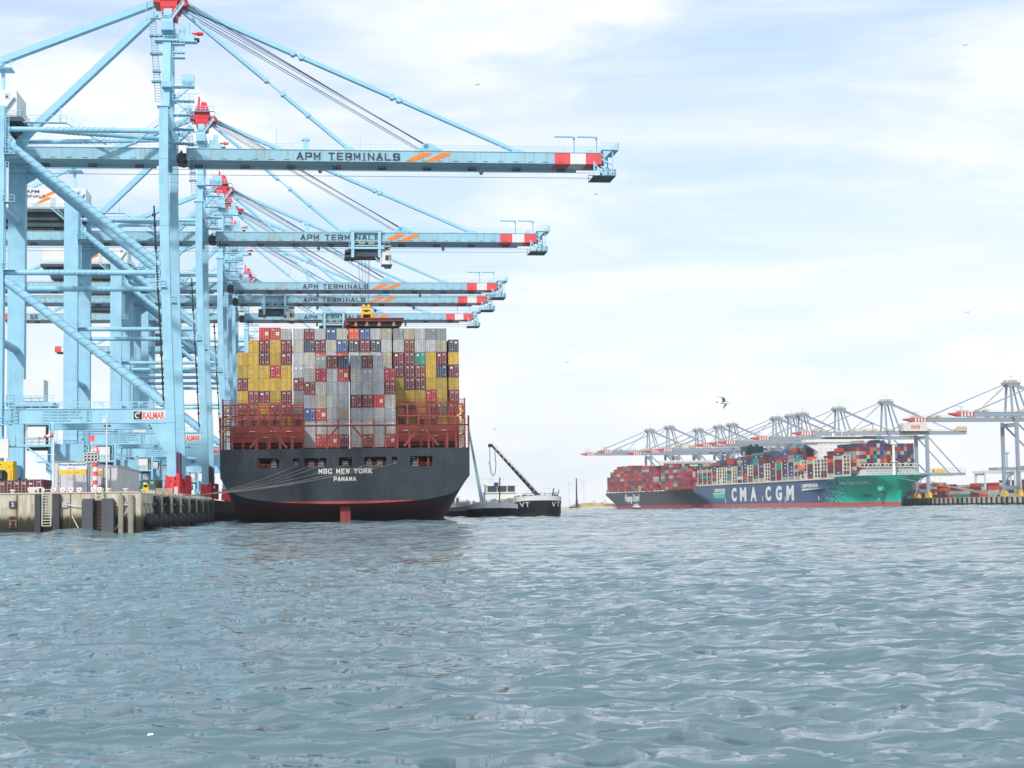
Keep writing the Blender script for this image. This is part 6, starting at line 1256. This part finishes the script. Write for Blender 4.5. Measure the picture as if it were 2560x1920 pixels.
# straddle carrier
sc = thing('straddle_carrier', 'yellow portal carrier with light blue lower body at the left edge', 'vehicle', (-87.3, 290, Q)); 
b = MB(); b.prism([(-5, 0), (-3.6, 0), (-3.6, 4.2), (-2.9, 5.0), (-2.2, 5.1), (-.2, 5.1), (.35, 4.6), (.4, 1.9), (1.35, 1.9), (1.35, 6.5), (-5, 6.5)], -1.2, 1.2) if False else None
b.box(-2.9, 1.35, -1.1, 1.1, 5.0, 6.5); b.box(.45, 1.35, -1.1, 1.1, 1.9, 5.0); b.box(-2.9, -2.0, -1.1, 1.1, 1.9, 5.0); b.prism([(-2.0, 5.0), (-2.0, 4.4), (-1.5, 5.0)], -1.1, 1.1); b.prism([(.45, 5.0), (.45, 4.4), (-.05, 5.0)], -1.1, 1.1); b.box(-7, -3.2, -1, 1, 2, 6.0); b.build('portal', YEL, sc)
b = MB()
for i in range(16): x, z = random.uniform(-2.7, 1.2), random.uniform(5.2, 6.3); b.box(x, x + random.uniform(.08, .35), -1.14, -1.1, z, z + random.uniform(.06, .2))
for i in range(8): z = 2.2 + i * .35; b.box(.95, 1.1, -1.14, -1.1, z, z + .15)
b.build('fitting', BLACK, sc)
b = MB(); b.box(-3, 1.5, -.9, .9, 1.0, 1.9); b.box(-3, -2, -1, 1, .3, 1.4); b.box(.5, 1.5, -1, 1, .3, 1.4); b.prism([(-1.9, .4), (-.2, .4), (.3, 1.2), (-2.2, 1.2)], -1.3, -1.0); b.build('chassis', PALEB, sc); MB().box(-2.1, -1.2, -.95, -.92, 1.45, 1.75).box(.0, .9, -1.0, -.92, 1.45, 1.75).box(-2.2, 1.2, -1.35, -1.1, .0, .35).build('orange_lamp_bar', YELD, sc)
b = MB(); 
for x in (-2.6, 1.0): b.tube((x, -1.1, .5), (x, -.7, .5), .5, 14)
b.build('wheel', RUBBER, sc); MB().box(-1.9, .4, 1.4, 1.5, 2.0, 4.9).build('back_screen', mat('screen_grey', (.16, .2, .24), .7), sc)
# blue containers and stacked kit behind the shed
for i, (x, y, z, cd, lb) in enumerate(((-75.5, 300, Q + 2.9, 'S', 'blue-grey container on top behind the maroon ones, left'), (-72.9, 300, Q + 2.9, 'G', 'pale grey container on top of the second row behind the shed'), (-75.5, 300, Q, 'S', 'blue-grey container at ground level behind the maroon ones'))): quay_box(x, y, cd, lb, z=z)
# a few odds and ends by the crane feet
t = thing('pallet_stack', 'stack of light timber boards and cones on the quay before the crane foot', 'boards', (-53.2, 250, Q)); b = MB()
for i in range(6): b.box(0 + (i % 2) * .1, 2.6, 0, 1.2, i * .16, i * .16 + .11)
b.build('board_layer', mat('timber_pale', (.5, .38, .26), .8), t); b = MB(); b.box(2.8, 3.3, 0, .5, 0, 1.1); b.box(-1.4, -.2, 0, .9, 0, .6); b.build('crate', LGREY, t)
tr_ = thing('service_van', 'white van parked under the blue crane legs', 'van', (-60.2, 262, Q), AX); b = MB(); b.prismx([(0, .3), (4.6, .3), (4.6, 1.9), (1.5, 2.0), (.9, 1.2), (0, 1.05)], -.95, .95); b.build('body', WHITE, tr_); b = MB(); b.prismx([(.92, 1.22), (1.5, 1.95), (1.48, 1.95), (.9, 1.22)], -.85, .85); b.box(-.8, .8, -.02, 0, 1.0, 1.05); b.build('windscreen', GLASS, tr_); b = MB(); [b.tube((x, y, .33), (x + .1, y, .33), .33, 12) for x in (-.97, .87) for y in (.9, 3.7)]; b.build('wheel', RUBBER, tr_)
# ---------------------------------------------------------------- gulls
def gull(lab, loc, s=1.0, flip=1):
    t = thing('gull', lab, 'bird', loc, 0, 'gulls in the sky'); b = MB()
    st = [(-.34, .012, .0), (-.26, .03, 0), (-.14, .06, .0), (0, .075, 0), (.12, .065, .01), (.2, .045, .02), (.27, .042, .025), (.32, .02, .02)]; n = 8
    for x, r, z in st: b.v += [(x, r * math.cos(k * 2 * math.pi / n), z + r * .9 * math.sin(k * 2 * math.pi / n)) for k in range(n)]
    for i in range(len(st) - 1):
        for k in range(n): b.f.append((i * n + k, (i + 1) * n + k, (i + 1) * n + (k + 1) % n, i * n + (k + 1) % n)); b.m.append(0); b.s.append(True)
    b.add([(-.30, -.05, .01), (-.46, -.08, .0), (-.46, .08, .0), (-.30, .05, .01)], [(0, 1, 2, 3)]); b.prism([(.31, .03), (.38, .01), (.31, .0)], -.01, .01, 1); body = b.build('body', [WHITE, YELD], t)
    for sd, up in ((-1, .10), (1, .26)):
        b = MB(); ch = [(.02, .10, -.10, 0), (.22, .13, -.07, up * .8), (.38, .10, -.06, up * 1.0), (.52, -.0, -.12, up * .55), (.68, -.18, -.22, up * -.1)]
        vs = []
        for (y, xf, xb, z) in ch: vs += [(xf, sd * y, z + .03), (xb, sd * y, z + .03), (xb + .01, sd * y, z + .015), (xf - .01, sd * y, z + .012)]
        b.v += vs
        for i in range(len(ch) - 1):
            for k in range(4): b.f.append((i * 4 + k, i * 4 + (k + 1) % 4, (i + 1) * 4 + (k + 1) % 4, (i + 1) * 4 + k)); b.m.append(1 if i == 3 else 0); b.s.append(False)
        b.build('wing', [GULLG, BLACK], t)
    t.scale = (s, s, s); return t
g1 = gull('large gull gliding above the far dark ship, wings bent', (11.35, 90, 8.15), 1.0); g1.rotation_euler = (R(-25), R(8), R(-25)); index_kids()
for (x, y, z, lb, rz) in ((-2.7, 150, 41, 'tiny gull high in the sky right of the nearest boom stays', .6), (41.6, 150, 44, 'tiny gull high in the sky near the right edge', 1.2), (7.8, 150, 30.8, 'tiny gull just right of the nearest boom tip', .2), (41, 150, 19.6, 'tiny gull at mid height near the right edge', .9), (-1.6, 150, 9.7, 'tiny gull above the black hose crane', 0), (5, 150, 15.6, 'tiny gull in mid sky right of the dark ship', 2)):
    c_ = copy_tree(g1); c_['label'] = lb; c_.location = (x, y, z); c_.rotation_euler = (R(-10), .1, rz); c_.scale = (.45,) * 3
